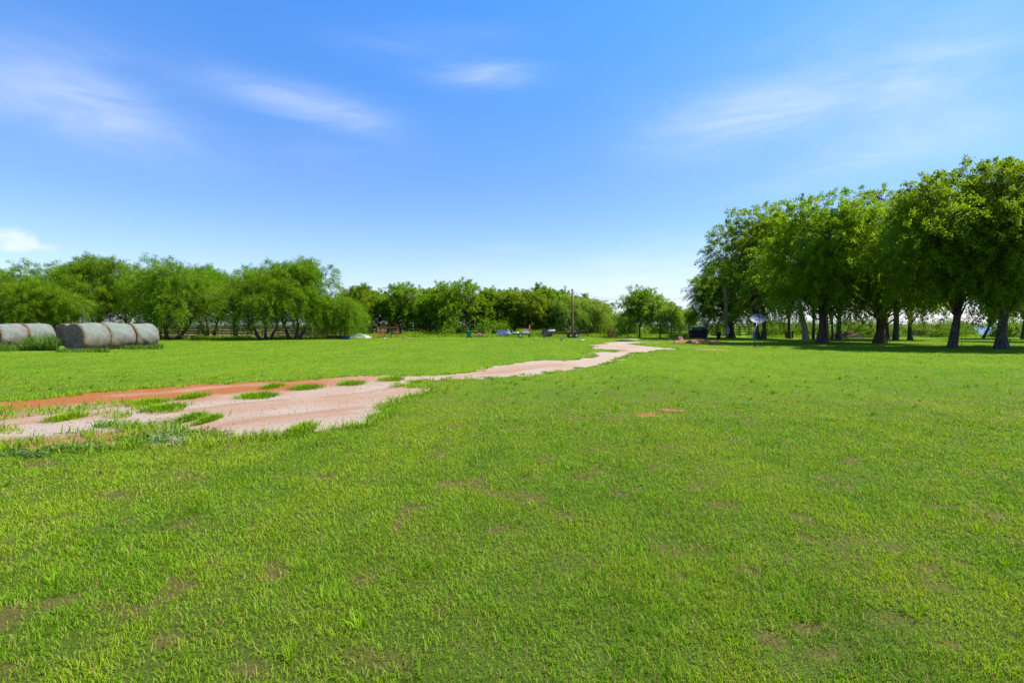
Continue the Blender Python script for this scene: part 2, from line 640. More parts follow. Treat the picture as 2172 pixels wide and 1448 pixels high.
hgt = mth(nt, 'ADD', mth(nt, 'MULTIPLY', n2, 1.0), mth(nt, 'MULTIPLY', n3, 0.6))
finish(nt, col, 0.95, hgt, 0.7, 0.03, spec=0.1)
M_TRACK = m


def sheet(name, sd_fn, ys, us, z, extra, mat, label, cat):
    YY, UU = np.meshgrid(ys, us, indexing='ij')
    X, Y = (UU * YY).ravel(), YY.ravel()
    s = sd_fn(X, Y)
    nr, nc = YY.shape
    ii = (np.arange(nr - 1)[:, None] * nc + np.arange(nc - 1)[None, :]).ravel()
    f = np.stack([ii, ii + 1, ii + nc + 1, ii + nc], 1)
    keep = (s[f] < 0).any(1)
    f = f[keep]
    h = 0.02
    out = s > 0
    gx = (sd_fn(X + h, Y) - s) / h
    gy = (sd_fn(X, Y + h) - s) / h
    g2 = np.maximum(np.sqrt(gx * gx + gy * gy), 0.6)
    st = np.minimum(s, 0.02 * Y) / g2
    X2 = np.where(out, X - gx / g2 * st, X)
    Y2 = np.where(out, Y - gy / g2 * st, Y)
    used, inv = np.unique(f, return_inverse=True)
    f = inv.reshape(f.shape)
    V = np.stack([X2[used], Y2[used], np.full(len(used), z)], 1)
    at_ = extra(V[:, 0], V[:, 1]) if extra else {}
    o = link(name, raw_mesh(name, V, [f], at_), mat)
    return tag(o, label, cat, kind='structure')


REDLINE = [G(*p) for p in [(-700, 874), (-200, 866), (0, 860), (150, 851), (300, 843), (400, 835), (480, 828), (600, 819), (750, 808), (840, 800)]]
RED2 = [G(*p) for p in [(-300, 945), (60, 948), (150, 942), (220, 930)]]
RED3 = [G(*p) for p in [(1310, 744), (1275, 744.5)]]
RUTS = [[G(*p) for p in L] for L in ([(430, 913), (500, 897), (580, 885), (680, 873), (760, 865)], [(330, 878), (420, 868), (520, 855), (600, 848)],
                                     [(0, 905), (90, 893), (140, 886), (230, 879)], [(850, 820), (780, 832), (700, 842)], [(1000, 795), (1090, 786), (1150, 779)])]
SANDL = [[G(*p) for p in L] for L in ([(400, 900), (500, 895), (600, 890), (700, 880)], [(-300, 905), (0, 895), (180, 885)], [(480, 870), (620, 855), (800, 840), (860, 828)],
                                      [(980, 798), (1050, 790), (1120, 778), (1180, 774)], [(1260, 733), (1330, 736)])]


def track_attrs(x, y):
    n = vnoise(x, y, 1.5, 31, 3)
    red = np.clip(1.3 - np.minimum(polydist(REDLINE, x, y), polydist(TRACK[0:13], x, y)) / 1.35 + (n - .5) * 1.1, 0, 1)
    px = CX + F * x / y
    red *= np.clip((870 - px) / 250, 0.0, 1) * 0.75 + 0.25 * (px < 850)
    red = np.maximum(red, np.clip(1.2 - polydist(RED2, x, y) / .5 + (n - .5), 0, .8))
    red = np.maximum(red, np.clip(1.1 - polydist(RED3, x, y) / 1.2 + (n - .5), 0, .9))
    rut = np.zeros(x.shape)
    for L in RUTS:
        rut = np.maximum(rut, np.clip(1.1 - polydist(L, x, y) / 0.16 + (n - .5) * .8, 0, .42))
    sand = np.zeros(x.shape)
    for L in SANDL:
        sand = np.maximum(sand, np.clip(1.2 - polydist(L, x, y) / (0.5 + .02 * y) + (n - .5) * 1.6, 0, 1))
    return {'red': red, 'rut': rut, 'sand': sand}


sheet('gravel_track', track_sdf, np.geomspace(5.0, 50, 420), np.arange(-1.75, .42, .0055), 0.004, track_attrs, M_TRACK,
      'pale gravel and orange dirt track winding across the lawn', 'track')


def ell_sdf(px, py, rx_, ry_):
    cx_, cy_ = G(px, py)
    sx = rx_ / F * cy_
    sy = (G(px, py - ry_)[1] - G(px, py + ry_)[1]) / 2

    def fn(x, y):
        q = np.sqrt(((x - cx_) / sx) ** 2 + ((y - cy_) / sy) ** 2)
        return (q - 1) * min(sx, sy) + (vnoise(x, y, 2.5 / max(sx, .5), 41, 3) - .5) * min(sx, sy) * 1.9
    return fn, cy_, sy, cx_, sx


def patch(px, py, rx_, ry_, label, red=1.0, sand=0.0):
    fn, cy_, sy, cx_, sx = ell_sdf(px, py, rx_, ry_)
    ys_ = np.linspace(cy_ - 1.7 * sy, cy_ + 1.7 * sy, 44)
    us_ = np.linspace((cx_ - 1.7 * sx) / cy_, (cx_ + 1.7 * sx) / cy_, 60)
    ex = lambda x, y: {'red': np.full(x.shape, red), 'rut': np.zeros(x.shape), 'sand': np.full(x.shape, sand)}
    sheet('dirt_patch', fn, ys_, us_, 0.004, ex, M_TRACK, label, 'dirt patch')


patch(1423, 871, 30, 4.2, 'small bare orange-brown dirt patch in the middle of the lawn, upper of two', .85, .6)
patch(1385, 882, 34, 4.0, 'small bare orange-brown dirt patch in the middle of the lawn, lower of two', .8, .6)
patch(1508, 741.5, 36, 1.4, 'thin pale sandy streak in the lawn below the dirt mound', 0.0, 1.0)
patch(1385, 726.8, 22, 1.0, 'thin pale sandy streak behind the far end of the gravel track', 0.0, 1.0)
patch(2160, 735.2, 34, 2.0, 'bare reddish soil beside the right edge behind the tree trunk', .7, 1.0)

# lake beyond the trees, with its far shore
m, nt = new_mat('lake_water')
n1 = noise(nt, 0.55, 4, 0.6, (0.35, 1, 1), coord='Position')
finish(nt, (0.03, 0.085, 0.17), 0.30, n1, 1.0, 0.8, spec=0.4)
MB_ = MB()
MB_.v = [Vector(p) for p in ((66, 84, .006), (150, 84, .006), (1900, 1250, .006), (800, 1250, .006))]
MB_.f = [(0, 1, 2, 3)]
lake = MB_.build('lake_water', m)
tag(lake, 'blue open water glimpsed between the tree trunks', 'lake', kind='structure')
me_v, me_f = [], []
rs = np.random.RandomState(3)
hx = np.linspace(-3500, 3500, 140)
hz = 10 + 22 * vnoise(hx, hx * 0, 0.0016, 51, 4)
for i, (x, z) in enumerate(zip(hx, hz)):
    me_v += [(x, 2600, -1), (x, 2750, z * .75), (x, 3000, z), (x, 3600, -1)]
for i in range(len(hx) - 1):
    for k in range(3):
        a = i * 4 + k
        me_f.append((a, a + 4, a + 5, a + 1))
hm = MB(); hm.v = [Vector(p) for p in me_v]; hm.f = me_f
M_HILL = simple('hill_woods', (0.03, 0.055, 0.02), (0.05, 0.08, 0.03), 0.02, 0.9, 0)
tag(hm.build('hills', M_HILL, smooth=True), 'low wooded rise on the far horizon', 'hills', kind='structure')

# ------------------------------------------------------------------ grass
m, nt = new_mat('grass_blade')
r = attr(nt, 'rnd')
n1 = noise(nt, 0.35, 3, 0.5, coord='Position')
n2 = noise(nt, 1.6, 4, 0.6, coord='Position')
n3 = noise(nt, 0.5, 4, 0.6, (0.35, 1.0, 1.0), coord='Position')
c = mixc(nt, ramp(nt, r, 0.0, 0.6), (0.080, 0.185, 0.004), (0.168, 0.322, 0.006))
c = mixc(nt, mth(nt, 'MULTIPLY', ramp(nt, n2, 0.50, 0.30), 0.55), c, (0.058, 0.150, 0.004))
c = mixc(nt, mth(nt, 'MULTIPLY', ramp(nt, n2, 0.48, 0.7), 0.75), c, (0.225, 0.310, 0.010))
c = mixc(nt, mth(nt, 'MULTIPLY', ramp(nt, n1, 0.55, 0.7), 0.7), c, (0.076, 0.225, 0.006))
c = mixc(nt, mth(nt, 'MULTIPLY', ramp(nt, n3, 0.52, 0.75), 0.55), c, (0.245, 0.320, 0.010))
n6 = noise(nt, 0.13, 4, 0.6, (0.5, 1.0, 1.0), coord='Position')
c = mixc(nt, mth(nt, 'MULTIPLY', ramp(nt, n6, 0.50, 0.66), 0.28), c, (0.120, 0.175, 0.016))
n5 = noise(nt, 0.45, 2, 0.5, (1.6, .10, 1), coord='Position')
c = mixc(nt, mth(nt, 'MULTIPLY', ramp(nt, n5, 0.48, 0.62), 0.35), c, (0.270, 0.360, 0.012))
c = mixc(nt, ramp(nt, r, 0.78, 0.88), c, (0.270, 0.290, 0.050))
c = mixc(nt, ramp(nt, r, 0.94, 0.96), c, (0.32, 0.235, 0.10))
c = mixc(nt, ramp(nt, r, 0.965, 0.98), c, (0.20, 0.105, 0.045))
tc = mixc(nt, 1.0, c, (1.35, 1.3, 0.7), 'MULTIPLY')
finish(nt, c, 0.65, spec=0.08, trans=(0.38, tc))
M_GRASS = m


def lawn_pts(rs, d0, d1, n, spread=1.2):
    d = np.sqrt(rs.rand(n) * (d1 * d1 - d0 * d0) + d0 * d0)
    x = (rs.rand(n) * 2 - 1) * (spread * d + 3.0)
    return np.stack([x, d], 1)


rs = np.random.RandomState(11)
parts = []
edges = [0.2, 1.0, 2.0, 3.0, 4.2, 5.6, 7.5, 10, 13.5, 18, 24, 32, 43, 64]
for d0, d1 in zip(edges[:-1], edges[1:]):
    dm = (d0 + d1) / 2
    rho = 14000.0 * min(1.0, (2.6 / dm)) ** 1.52
    area = (d1 * d1 - d0 * d0) * 1.2 + 6.0 * (d1 - d0)
    n = int(rho * area)
    xy = lawn_pts(rs, d0, d1, n)
    x, y = xy[:, 0], xy[:, 1]
    keep = rs.rand(n) > 0.86 * bare_mask(x, y)
    if dm > 4:
        s = track_sdf(x, y)
        intrack = s < rs.normal(0, 0.035, n)
        isl = isl_mask(x, y)
        keep &= ~(intrack & ~(isl & (rs.rand(n) < np.where(sdf(STRIP, x, y) < .1, .9, .6))))
    clump = vnoise(x, y, 5.0, 61, 2)
    keep &= rs.rand(n) < 0.22 + 1.42 * clump
    xy, x, y, clump = xy[keep], x[keep], y[keep], clump[keep]
    n = len(xy)
    wid = 0.0028 * (14000 / rho) ** 0.5 * (0.7 + 0.7 * rs.rand(n))
    big = vnoise(x, y, 1.1, 62, 2)
    ln = (0.016 + 0.027 * rs.rand(n) ** 1.8) * (0.55 + 1.0 * clump) * (0.75 + 0.6 * big) * (1 + 0.015 * dm)
    hd = rs.rand(n) * 2 * np.pi
    hd = np.where(rs.rand(n) < .22, vnoise(x, y, 2.0, 63) * 12, hd)
    lean = 0.3 + (0.95 + .01 * dm) * rs.rand(n)
    parts.append(blade_geo(rs, xy, 0.0, ln, wid, lean, five=dm < 7, head=hd))
# short flat leaves of the turf under the taller blades
n = 230000
xy = lawn_pts(rs, 0.3, 9.0, n)
xy = xy[rs.rand(n) < np.clip(2.6 / xy[:, 1], .12, 1)]
s = track_sdf(xy[:, 0], xy[:, 1])
xy = xy[(s > 0) & (rs.rand(len(xy)) > .75 * bare_mask(xy[:, 0], xy[:, 1]))]
n = len(xy)
parts.append(blade_geo(rs, xy, .002 + .010 * rs.rand(n), .016 + .022 * rs.rand(n), np.maximum(.0032, xy[:, 1] * .0014), .9 + .5 * rs.rand(n), True, None, .72 * rs.rand(n) + .25 * (rs.rand(n) < .12)))
# dead stems lying in the thatch
n = 34000
xy = lawn_pts(rs, 0.3, 9.5, n)
s = track_sdf(xy[:, 0], xy[:, 1])
xy = xy[(s > 0) & (rs.rand(n) < .35 + .5 * vnoise(xy[:, 0], xy[:, 1], 1.8, 64, 2) + .5 * bare_mask(xy[:, 0], xy[:, 1]))]
n = len(xy)
parts.append(blade_geo(rs, xy, .004 + .014 * rs.rand(n), .03 + .05 * rs.rand(n), np.maximum(.0032, xy[:, 1] * .0009), 1.25 + .25 * rs.rand(n), True, None, .91 + .09 * rs.rand(n)))
# scattered taller coarse tufts
n = 1500
ctr = lawn_pts(rs, .8, 14, n)
ctr = ctr[rs.rand(n) < 3.5 / np.maximum(ctr[:, 1], 3.5)]
k = ((track_sdf(ctr[:, 0], ctr[:, 1]) > 0.05) | isl_mask(ctr[:, 0], ctr[:, 1]))
ctr = ctr[k]
rep = rs.randint(8, 22, len(ctr))
cc = np.repeat(ctr, rep, 0)
hd = rs.rand(len(cc)) * 2 * np.pi
cc = cc + np.stack([np.cos(hd), np.sin(hd)], 1) * (rs.rand(len(cc)) * .035)[:, None]
tr = np.repeat(rs.rand(len(ctr)), rep)
parts.append(blade_geo(rs, cc, 0.0, (.04 + .07 * rs.rand(len(cc))), np.maximum(0.005, cc[:, 1] * .0011), .35 + .8 * rs.rand(len(cc)), True, hd, np.clip(tr * .75 + rs.normal(0, .05, len(cc)), 0, .85)))
# rank growth inside the islands and along the track edges
n = 60000
px = rs.rand(n) * 1250 - 250
py = 797 + rs.rand(n) * 165
d = HC * F / (py - HOR)
xy = np.stack([(px - CX) / F * d, d], 1)
s = track_sdf(xy[:, 0], xy[:, 1])
isl = isl_mask(xy[:, 0], xy[:, 1]) & (s < 0)
edge = (s > -0.06) & (s < 0.26)
wgt = (isl * .55 + edge * .8) * (vnoise(xy[:, 0], xy[:, 1], 3.5, 66, 2) > .42)
xy = xy[rs.rand(n) < wgt]
n = len(xy)
parts.append(blade_geo(rs, xy, 0.0, .06 + .12 * rs.rand(n) ** 1.5, .006 + xy[:, 1] * .0006, .3 + .9 * rs.rand(n), True))
# ragged tufts breaking up the track edge
cp = []
for i in range(len(TRACK)):
    a, b = np.array(TRACK[i]), np.array(TRACK[(i + 1) % len(TRACK)])
    if min(a[1], b[1]) > 34: continue
    L = np.linalg.norm(b - a)
    for q in range(int(L / .16)):
        cp.append(a + (b - a) * rs.rand() + rs.normal(0, .16, 2))
cp = np.array(cp)
cs = track_sdf(cp[:, 0], cp[:, 1])
cp = cp[(np.abs(cs) < .22) & (vnoise(cp[:, 0], cp[:, 1], 1.1, 67, 2) > .36)]
rep = rs.randint(14, 46, len(cp))
cc = np.repeat(cp, rep, 0)
hd = rs.rand(len(cc)) * 2 * np.pi
sz = np.repeat(.05 + .13 * rs.rand(len(cp)), rep)
cc = cc + np.stack([np.cos(hd), np.sin(hd) * .8], 1) * (sz * np.sqrt(rs.rand(len(cc))))[:, None]
tr = np.repeat(.1 + .6 * rs.rand(len(cp)), rep)
parts.append(blade_geo(rs, cc, 0.0, .035 + .55 * sz * rs.rand(len(cc)), .005 + cc[:, 1] * .0006, .3 + .9 * rs.rand(len(cc)), True, hd, np.clip(tr + rs.normal(0, .1, len(cc)), 0, .9)))
V, gr, rnd = join_geo(parts)
gme = raw_mesh('grass', V, gr, {'rnd': rnd})
tag(link('grass', gme, M_GRASS), 'short green mown grass blades covering the lawn', 'grass', kind='stuff')
print('grass verts', len(V))

# unmown grass and weeds along fences, bales and tree bases
parts = []


def tallband(line, n, spread, h0, h1, wid, r0=.3, r1=.9):
    L = [G(*p) for p in line]
    seg = np.array([math.dist(L[i], L[i + 1]) for i in range(len(L) - 1)])
    pick = rs.choice(len(seg), n, p=seg / seg.sum())
    t = rs.rand(n)
    A = np.array(L)
    xy = A[pick] * (1 - t)[:, None] + A[pick + 1] * t[:, None]
    xy = xy + np.stack([rs.normal(0, .25, n), rs.normal(0, spread, n)], 1)
    cl = vnoise(xy[:, 0], xy[:, 1], .45, 71, 2)
    kk = rs.rand(n) < cl * 1.5
    xy, cl = xy[kk], cl[kk]
    parts.append(blade_geo(rs, xy, 0.0, (h0 + (h1 - h0) * rs.rand(len(xy))) * (.5 + cl), wid, .1 + .6 * rs.rand(len(xy)), True, None, r0 + (r1 - r0) * rs.rand(len(xy))))


tallband([(-300, 719), (340, 719), (700, 717.5)], 16000, 1.2, .15, .45, .05)
tallband([(700, 716), (960, 714.5), (1300, 714), (1460, 714)], 16000, 1.6, .2, .55, .06)
tallband([(1105, 714), (1165, 714)], 2500, .8, .6, 1.3, .06, .5, .95)
tallband([(860, 714), (895, 714)], 1500, .6, .4, .9, .06, .4, .9)
tallband([(745, 715), (800, 715.5), (850, 716)], 2500, .5, .25, .6, .05, .6, .97)
tallband([(1600, 716), (1900, 715), (2300, 714)], 9000, 1.0, .15, .45, .06)
V, gr, rnd = join_geo(parts)
tag(link('tall_grass', raw_mesh('tall_grass', V, gr, {'rnd': rnd}), M_GRASS), 'unmown taller grass along the fences and tree lines', 'tall grass', kind='stuff')

# loose gravel
rs = np.random.RandomState(19)
n = 17000
px = rs.rand(n) * 1200 + 0
py = 797 + rs.rand(n) * 140
d = HC * F / (py - HOR)
x, y = (px - CX) / F * d, d
s = track_sdf(x, y)
ta = track_attrs(x, y)
k = (s < .05) & ~isl_mask(x, y) & (rs.rand(n) < (1.05 - ta['red']) * (1.0 - .75 * ta['sand']))
x, y = x[k], y[k]
n = len(x)
base = np.array([(1, 0, 0), (0, 1, 0), (-1, 0, 0), (0, -1, 0), (0, 0, 1), (0, 0, -1)], float)
sz = (.004 + .013 * rs.rand(n) ** 3) * (0.6 + y * .035)
V = base[None] * (sz[:, None] * (.6 + .8 * rs.rand(n, 6)))[:, :, None]
V[:, :, 2] *= .6
an = rs.rand(n) * 6.28
ca, sa = np.cos(an)[:, None], np.sin(an)[:, None]
V = np.stack([V[:, :, 0] * ca - V[:, :, 1] * sa + x[:, None], V[:, :, 0] * sa + V[:, :, 1] * ca + y[:, None], V[:, :, 2] + (sz * .3)[:, None] + .004], 2).reshape(-1, 3)
T = np.array([(0, 1, 4), (1, 2, 4), (2, 3, 4), (3, 0, 4), (1, 0, 5), (2, 1, 5), (3, 2, 5), (0, 3, 5)])
Ff = (np.arange(n)[:, None, None] * 6 + T[None]).reshape(-1, 3)
m, nt = new_mat('gravel_stone')
c = mixc(nt, attr(nt, 'rnd'), (0.22, 0.17, 0.135), (0.40, 0.355, 0.32))
finish(nt, c, 0.9, spec=0.15)
tag(link('gravel', raw_mesh('gravel', V, [Ff], {'rnd': np.repeat(rs.rand(n), 6)}), m), 'loose pale crushed stone on the track', 'gravel', kind='stuff')


def leaf_quads(rs, C, A, size, aspect=.5, upbias=.8):
    """rhombic leaves: centres, axis dirs -> V,F"""
    n = len(C)
    A = A / np.maximum(np.linalg.norm(A, axis=1), 1e-6)[:, None]
    N = rs.normal(0, 1, (n, 3)); N[:, 2] = np.abs(N[:, 2]) + upbias
    B = np.cross(N, A)
    B /= np.maximum(np.linalg.norm(B, axis=1), 1e-6)[:, None]
    l = (size * (.65 + .7 * rs.rand(n)))[:, None] / 2
    V = np.stack([C - A * l, C + B * l * aspect, C + A * l, C - B * l * aspect], 1).reshape(-1, 3)
    return V, np.arange(n * 4).reshape(-1, 4)


# creeping broad-leaved ground cover beside the track
rs = np.random.RandomState(23)
n = 20000
px = 0 + rs.rand(n) * 560
py = 880 + rs.rand(n) * 100
cov = np.zeros(n)
for (a, b_, rx_, ry_) in ((405, 924, 90, 11), (330, 935, 80, 12), (250, 905, 80, 7), (150, 955, 70, 7), (60, 968, 50, 7), (370, 898, 50, 6), (640, 915, 40, 6), (470, 927, 30, 8)):
    cov = np.maximum(cov, np.exp(-((px - a) / rx_) ** 2 - ((py - b_) / ry_) ** 2))
d = HC * F / (py - HOR)
x, y = (px - CX) / F * d, d
k = rs.rand(n) < (cov - .25) * 1.2 * (vnoise(x, y, 3, 81, 2) > .38)
x, y = x[k], y[k]
C = np.stack([x, y, .015 + .05 * rs.rand(len(x))], 1)
V, Fq = leaf_quads(rs, C, np.stack([rs.normal(0, 1, len(x)), rs.normal(0, 1, len(x)), rs.normal(.2, .3, len(x))], 1), (.025 + .035 * rs.rand(len(x))), .5)
M_COVER = leafmat('ground_cover_leaf', (0.050, 0.110, 0.028), (0.085, 0.165, 0.045), (0.16, 0.24, 0.07), .3)
tag(link('ground_cover', raw_mesh('ground_cover', V, [Fq], {'rnd': np.repeat(rs.rand(len(x)), 4)}), M_COVER), 'low dark green broad-leaved weeds creeping along the track edge', 'weeds', kind='stuff')
# ------------------------------------------------------------------ trees
def bark(name, c1, c2):
    m, nt = new_mat(name)
    n = noise(nt, 5.0, 6, 0.7, (2.2, 2.2, 0.35))
    n2 = noise(nt, 1.1, 3, 0.5)
    col = mixc(nt, ramp(nt, n, 0.35, 0.65), c1, c2)
    col = mixc(nt, mth(nt, 'MULTIPLY', ramp(nt, n2, 0.5, 0.8), 0.5), col, tuple(v * 1.7 for v in c2))
    finish(nt, col, 0.95, n, 1.0, 0.06, spec=0.1)
    return m


M_BARK = bark('bark_dark', (0.042, 0.032, 0.026), (0.120, 0.092, 0.074))
M_BARKP = bark('bark_pale', (0.16, 0.125, 0.098), (0.30, 0.25, 0.205))
M_BARKM = bark('bark_grey', (0.040, 0.032, 0.028), (0.110, 0.088, 0.075))
M_ELM = leafmat('leaf_elm', (0.088, 0.171, 0.009), (0.153, 0.260, 0.010), (0.205, 0.300, 0.014), 0.58)
M_OLIVE = leafmat('leaf_pecan', (0.084, 0.155, 0.008), (0.130, 0.222, 0.010), (0.175, 0.262, 0.014), 0.58)
M_MESQ = leafmat('leaf_mesquite', (0.062, 0.138, 0.006), (0.120, 0.225, 0.008), (0.185, 0.300, 0.014), 0.48)
M_HACK = leafmat('leaf_hackberry', (0.081, 0.156, 0.010), (0.141, 0.240, 0.011), (0.190, 0.280, 0.016), 0.48)
M_WILLOW = leafmat('leaf_willow', (0.093, 0.178, 0.025), (0.163, 0.271, 0.034), (0.248, 0.357, 0.062), 0.50)
M_SCRUB = leafmat('leaf_scrub', (0.055, 0.105, 0.010), (0.100, 0.175, 0.014), (0.165, 0.240, 0.026), 0.42)


def unit(v):
    return v / np.maximum(np.linalg.norm(v, axis=-1, keepdims=True), 1e-9)


def tree_geo(seed, H, R, hb, trunks=((0, 0, 0, 0),), tr=.3, nl=24, lr=.36, sprays=26, leaves=60, leaf=.17, aspect=.5, L=1.0,
             droop=.5, sigma=.13, ry=1.0, skew=(0, 0), th=.72, lobe_ok=None, outl=3, flare=1.9, upb=.8, low=-.35, tfork=.55, limb_r=.36, extra=()):
    """returns (MB trunk, leaf V, leaf F, rnd).  trunks: (x, y, lean x, lean y) at base; crown is a mass of sprays on lobes"""
    r = np.random.RandomState(seed)
    zc = hb + (H - hb) * 0.42
    up, dn = H - zc, zc - hb
    lobes = []
    tries = 0
    while len(lobes) < nl and tries < nl * 40:
        tries += 1
        ph, ct = r.rand() * 2 * np.pi, r.rand() * (1 - low) + low
        st = math.sqrt(max(0, 1 - ct * ct))
        q = .30 + .45 * r.rand() ** .6
        rad = lr * R * (.65 + .6 * r.rand())
        c = np.array([skew[0] * (ct + .3) + R * q * st * math.cos(ph), skew[1] * (ct + .3) + R * ry * q * st * math.sin(ph), zc + (up if ct > 0 else dn * 1.3) * ct * q * 1.05])
        if c[2] - rad * .65 < hb * .9: c[2] = hb * .9 + rad * .65
        if lobe_ok and not lobe_ok(c, rad): continue
        if any(np.linalg.norm(c - o[0]) < .55 * min(rad, o[1]) for o in lobes): continue
        lobes.append((c, rad))
    for i in range(outl):
        ph, ct = r.rand() * 2 * np.pi, .1 + .85 * r.rand()
        st = math.sqrt(1 - ct * ct)
        lobes.append((np.array([skew[0] + R * .88 * st * math.cos(ph), skew[1] + R * ry * .88 * st * math.sin(ph), zc + up * .92 * ct]), lr * R * .45))
    for e in extra:
        lobes.append((np.array(e[:3]), e[3]))
    mb = MB()
    tops = []
    for (tx, ty, lx, ly) in trunks:
        pts, rad = [], []
        Ht = H * th
        k = len(trunks)
        t_r = tr / math.sqrt(k) * .58
        ph = r.rand() * 6
        for i in range(11):
            t = i / 10
            wob = .05 * Ht * t
            pts.append((tx + lx * t ** .8 + wob * math.sin(2.2 * t * 3 + ph), ty + ly * t ** .8 + wob * math.cos(2.6 * t * 3 + ph), Ht * t))
            fl = 1 + (flare - 1) * math.exp(-t * Ht / .35)
            rad.append(t_r * fl * (1 - .25 * min(1, t / tfork)) * (1 if t < tfork * .7 else max(.15, 1 - (t - tfork * .7) * 1.3)))
        pts[0] = (pts[0][0], pts[0][1], -.12)
        pts.insert(1, tuple((np.array(pts[0]) * .8 + np.array(pts[1]) * .2)))
        rad.insert(1, rad[0] * .72 + .28 * rad[1])
        mb.tube(pts, rad, 12)
        tops.append((pts, t_r))
    for (c, rad) in lobes:
        pts, t_r = tops[r.randint(len(tops))]
        hs_ = min(max(hb * .75, c[2] * (.35 + .3 * r.rand())), H * .6)
        P0 = None
        for a, b in zip(pts[:-1], pts[1:]):
            if a[2] <= hs_ <= b[2]:
                f = (hs_ - a[2]) / max(1e-6, b[2] - a[2])
                P0 = np.array(a) * (1 - f) + np.array(b) * f
        if P0 is None: P0 = np.array(pts[-1])
        d = c - P0
        side = unit(np.cross(d, r.normal(0, 1, 3))) * np.linalg.norm(d) * .10
        m1 = P0 + d * .35 + side + np.array([0, 0, .08 * np.linalg.norm(d)])
        m2 = P0 + d * .7 - side * .5 + np.array([0, 0, .05 * np.linalg.norm(d)])
        l0 = limb_r * t_r * (.7 + .6 * r.rand()) * min(1.0, rad / (lr * R) + .1)
        mb.tube([tuple(P0), tuple(m1), tuple(m2), tuple(c)], [l0, l0 * .7, l0 * .36, .02], 6, False)
        for j in range(4):
            e = c + unit(r.normal(0, 1, 3) + np.array([0, 0, .4])) * rad * .8
            mb.tube([tuple(m2 * .3 + c * .7), tuple((c + e) / 2 + r.normal(0, .08, 3)), tuple(e)], [.032, .02, .008], 4, False)
    Vs, rn = [], []
    cc = np.array([skew[0] * .5, skew[1] * .5, zc - .2 * (H - hb)])
    for (c, rad) in lobes:
        n = max(5, int(sprays * (rad / (lr * R)) ** 2))
        u = unit(r.normal(0, 1, (n, 3)) + np.array([0, 0, .25]))
        p0 = c + u * (rad * (.35 + .55 * r.rand(n) ** .7))[:, None] * np.array([1, 1, .8])
        dirn = unit(u * .8 + unit(p0 - cc) * .7 + r.normal(0, .35, (n, 3)))
        Ln = L * (.55 + .8 * r.rand(n))
        t = r.rand(n, leaves)
        pos = p0[:, None] + dirn[:, None] * (Ln[:, None] * t)[:, :, None]
        pos[:, :, 2] -= droop * Ln[:, None] * t ** 2
        pos += r.normal(0, sigma, pos.shape) * (1.15 - .6 * t)[:, :, None]
        ax = dirn[:, None] + r.normal(0, .55, pos.shape)
        ax[:, :, 2] -= droop * t * .9
        pr = r.rand(n)
        rr = np.clip(.62 * pr[:, None] + .38 * r.rand(n, leaves), 0, 1)
        pos = pos.reshape(-1, 3)
        ok = pos[:, 2] > .25
        V, _ = leaf_quads(r, pos[ok], ax.reshape(-1, 3)[ok], np.full(ok.sum(), leaf), aspect, upb)
        Vs.append(V); rn.append(np.repeat(rr.ravel()[ok], 4))
    V = np.concatenate(Vs)
    return mb, V, np.arange(len(V)).reshape(-1, 4), np.concatenate(rn)


def tree(name, loc, label, bark_m, leaf_m, group=None, rz=0.0, cat='tree', **kw):
    o = empty(name, (loc[0], loc[1], 0), rz, label, cat, group)
    mb, V, Fq, rn = tree_geo(**kw)
    mb.build('trunk', bark_m, o, smooth=True)
    link('crown', raw_mesh('crown', V, [Fq], {'rnd': rn}), leaf_m, o)
    return o


def again(src, loc, label, rz, sc):
    o = copy_tree(src)
    o.location = (loc[0], loc[1], 0)
    o.rotation_euler = (0, 0, rz)
    o.scale = sc if isinstance(sc, tuple) else (sc, sc, sc)
    o['label'] = label
    return o


GR = 'big shade trees on the right of the lawn'
GB = 'smaller trees standing behind the shade trees'
big = dict(leaf=.145, aspect=.46, leaves=80, sprays=46, nl=40, L=1.1, droop=.6, sigma=.12, low=-.75)
# right-hand grove, front row
tree('shade_tree', at(1742, 43.5), 'tallest rounded shade tree with one straight thick trunk, left of the front row', M_BARK, M_ELM, GR,
     seed=101, H=13.2, R=6.0, hb=1.5, ry=.75, outl=1, tr=.50, lr=.34, skew=(-.7, -1.8), trunks=((0, 0, -.3, -.6),), **big)
tree('shade_tree', at(1866, 43.2), 'shade tree with a broad flared trunk and a low hanging bough', M_BARK, M_ELM, GR,
     seed=102, H=13.0, R=5.6, hb=1.5, skew=(.4, 0), outl=1, tr=.58, lr=.36, trunks=((0, 0, .2, 0),), extra=((0, -.5, 11.0, 2.0), (-1.6, 0, 10.4, 2.0), (3.2, 0, 10.6, 2.0), (2.2, -1, 11, 2.0), (3.6, -1, 8.8, 2.0), (1.3, -2.8, 3.2, 1.3), (2.8, -2.2, 3.4, 1.2), (0.2, -3.0, 3.3, 1.1)), **big)
tree('shade_tree', at(2017, 33.2), 'large shade tree whose leaning trunk forks low into two heavy limbs', M_BARK, M_OLIVE, GR,
     seed=103, H=12.6, R=5.2, hb=2.2, tr=.42, skew=(-.7, 0), lr=.36, trunks=((0, 0, .75, .1), (0.1, 0, 1.9, .3)), flare=1.6, **big)
tree('shade_tree', at(2124, 31.3), 'dark shade tree with a single flared trunk at the right edge', M_BARK, M_OLIVE, GR,
     seed=104, H=11.4, R=4.7, hb=2.5, tr=.42, lr=.36, skew=(1.2, 0), trunks=((0, 0, .3, 0),), **big)
tree('shade_tree', (36.5, 34.0), 'shade tree whose trunk stands out of view past the right edge', M_BARK, M_OLIVE, GR,
     seed=105, H=12.0, R=4.8, hb=2.3, tr=.45, lr=.36, **big)
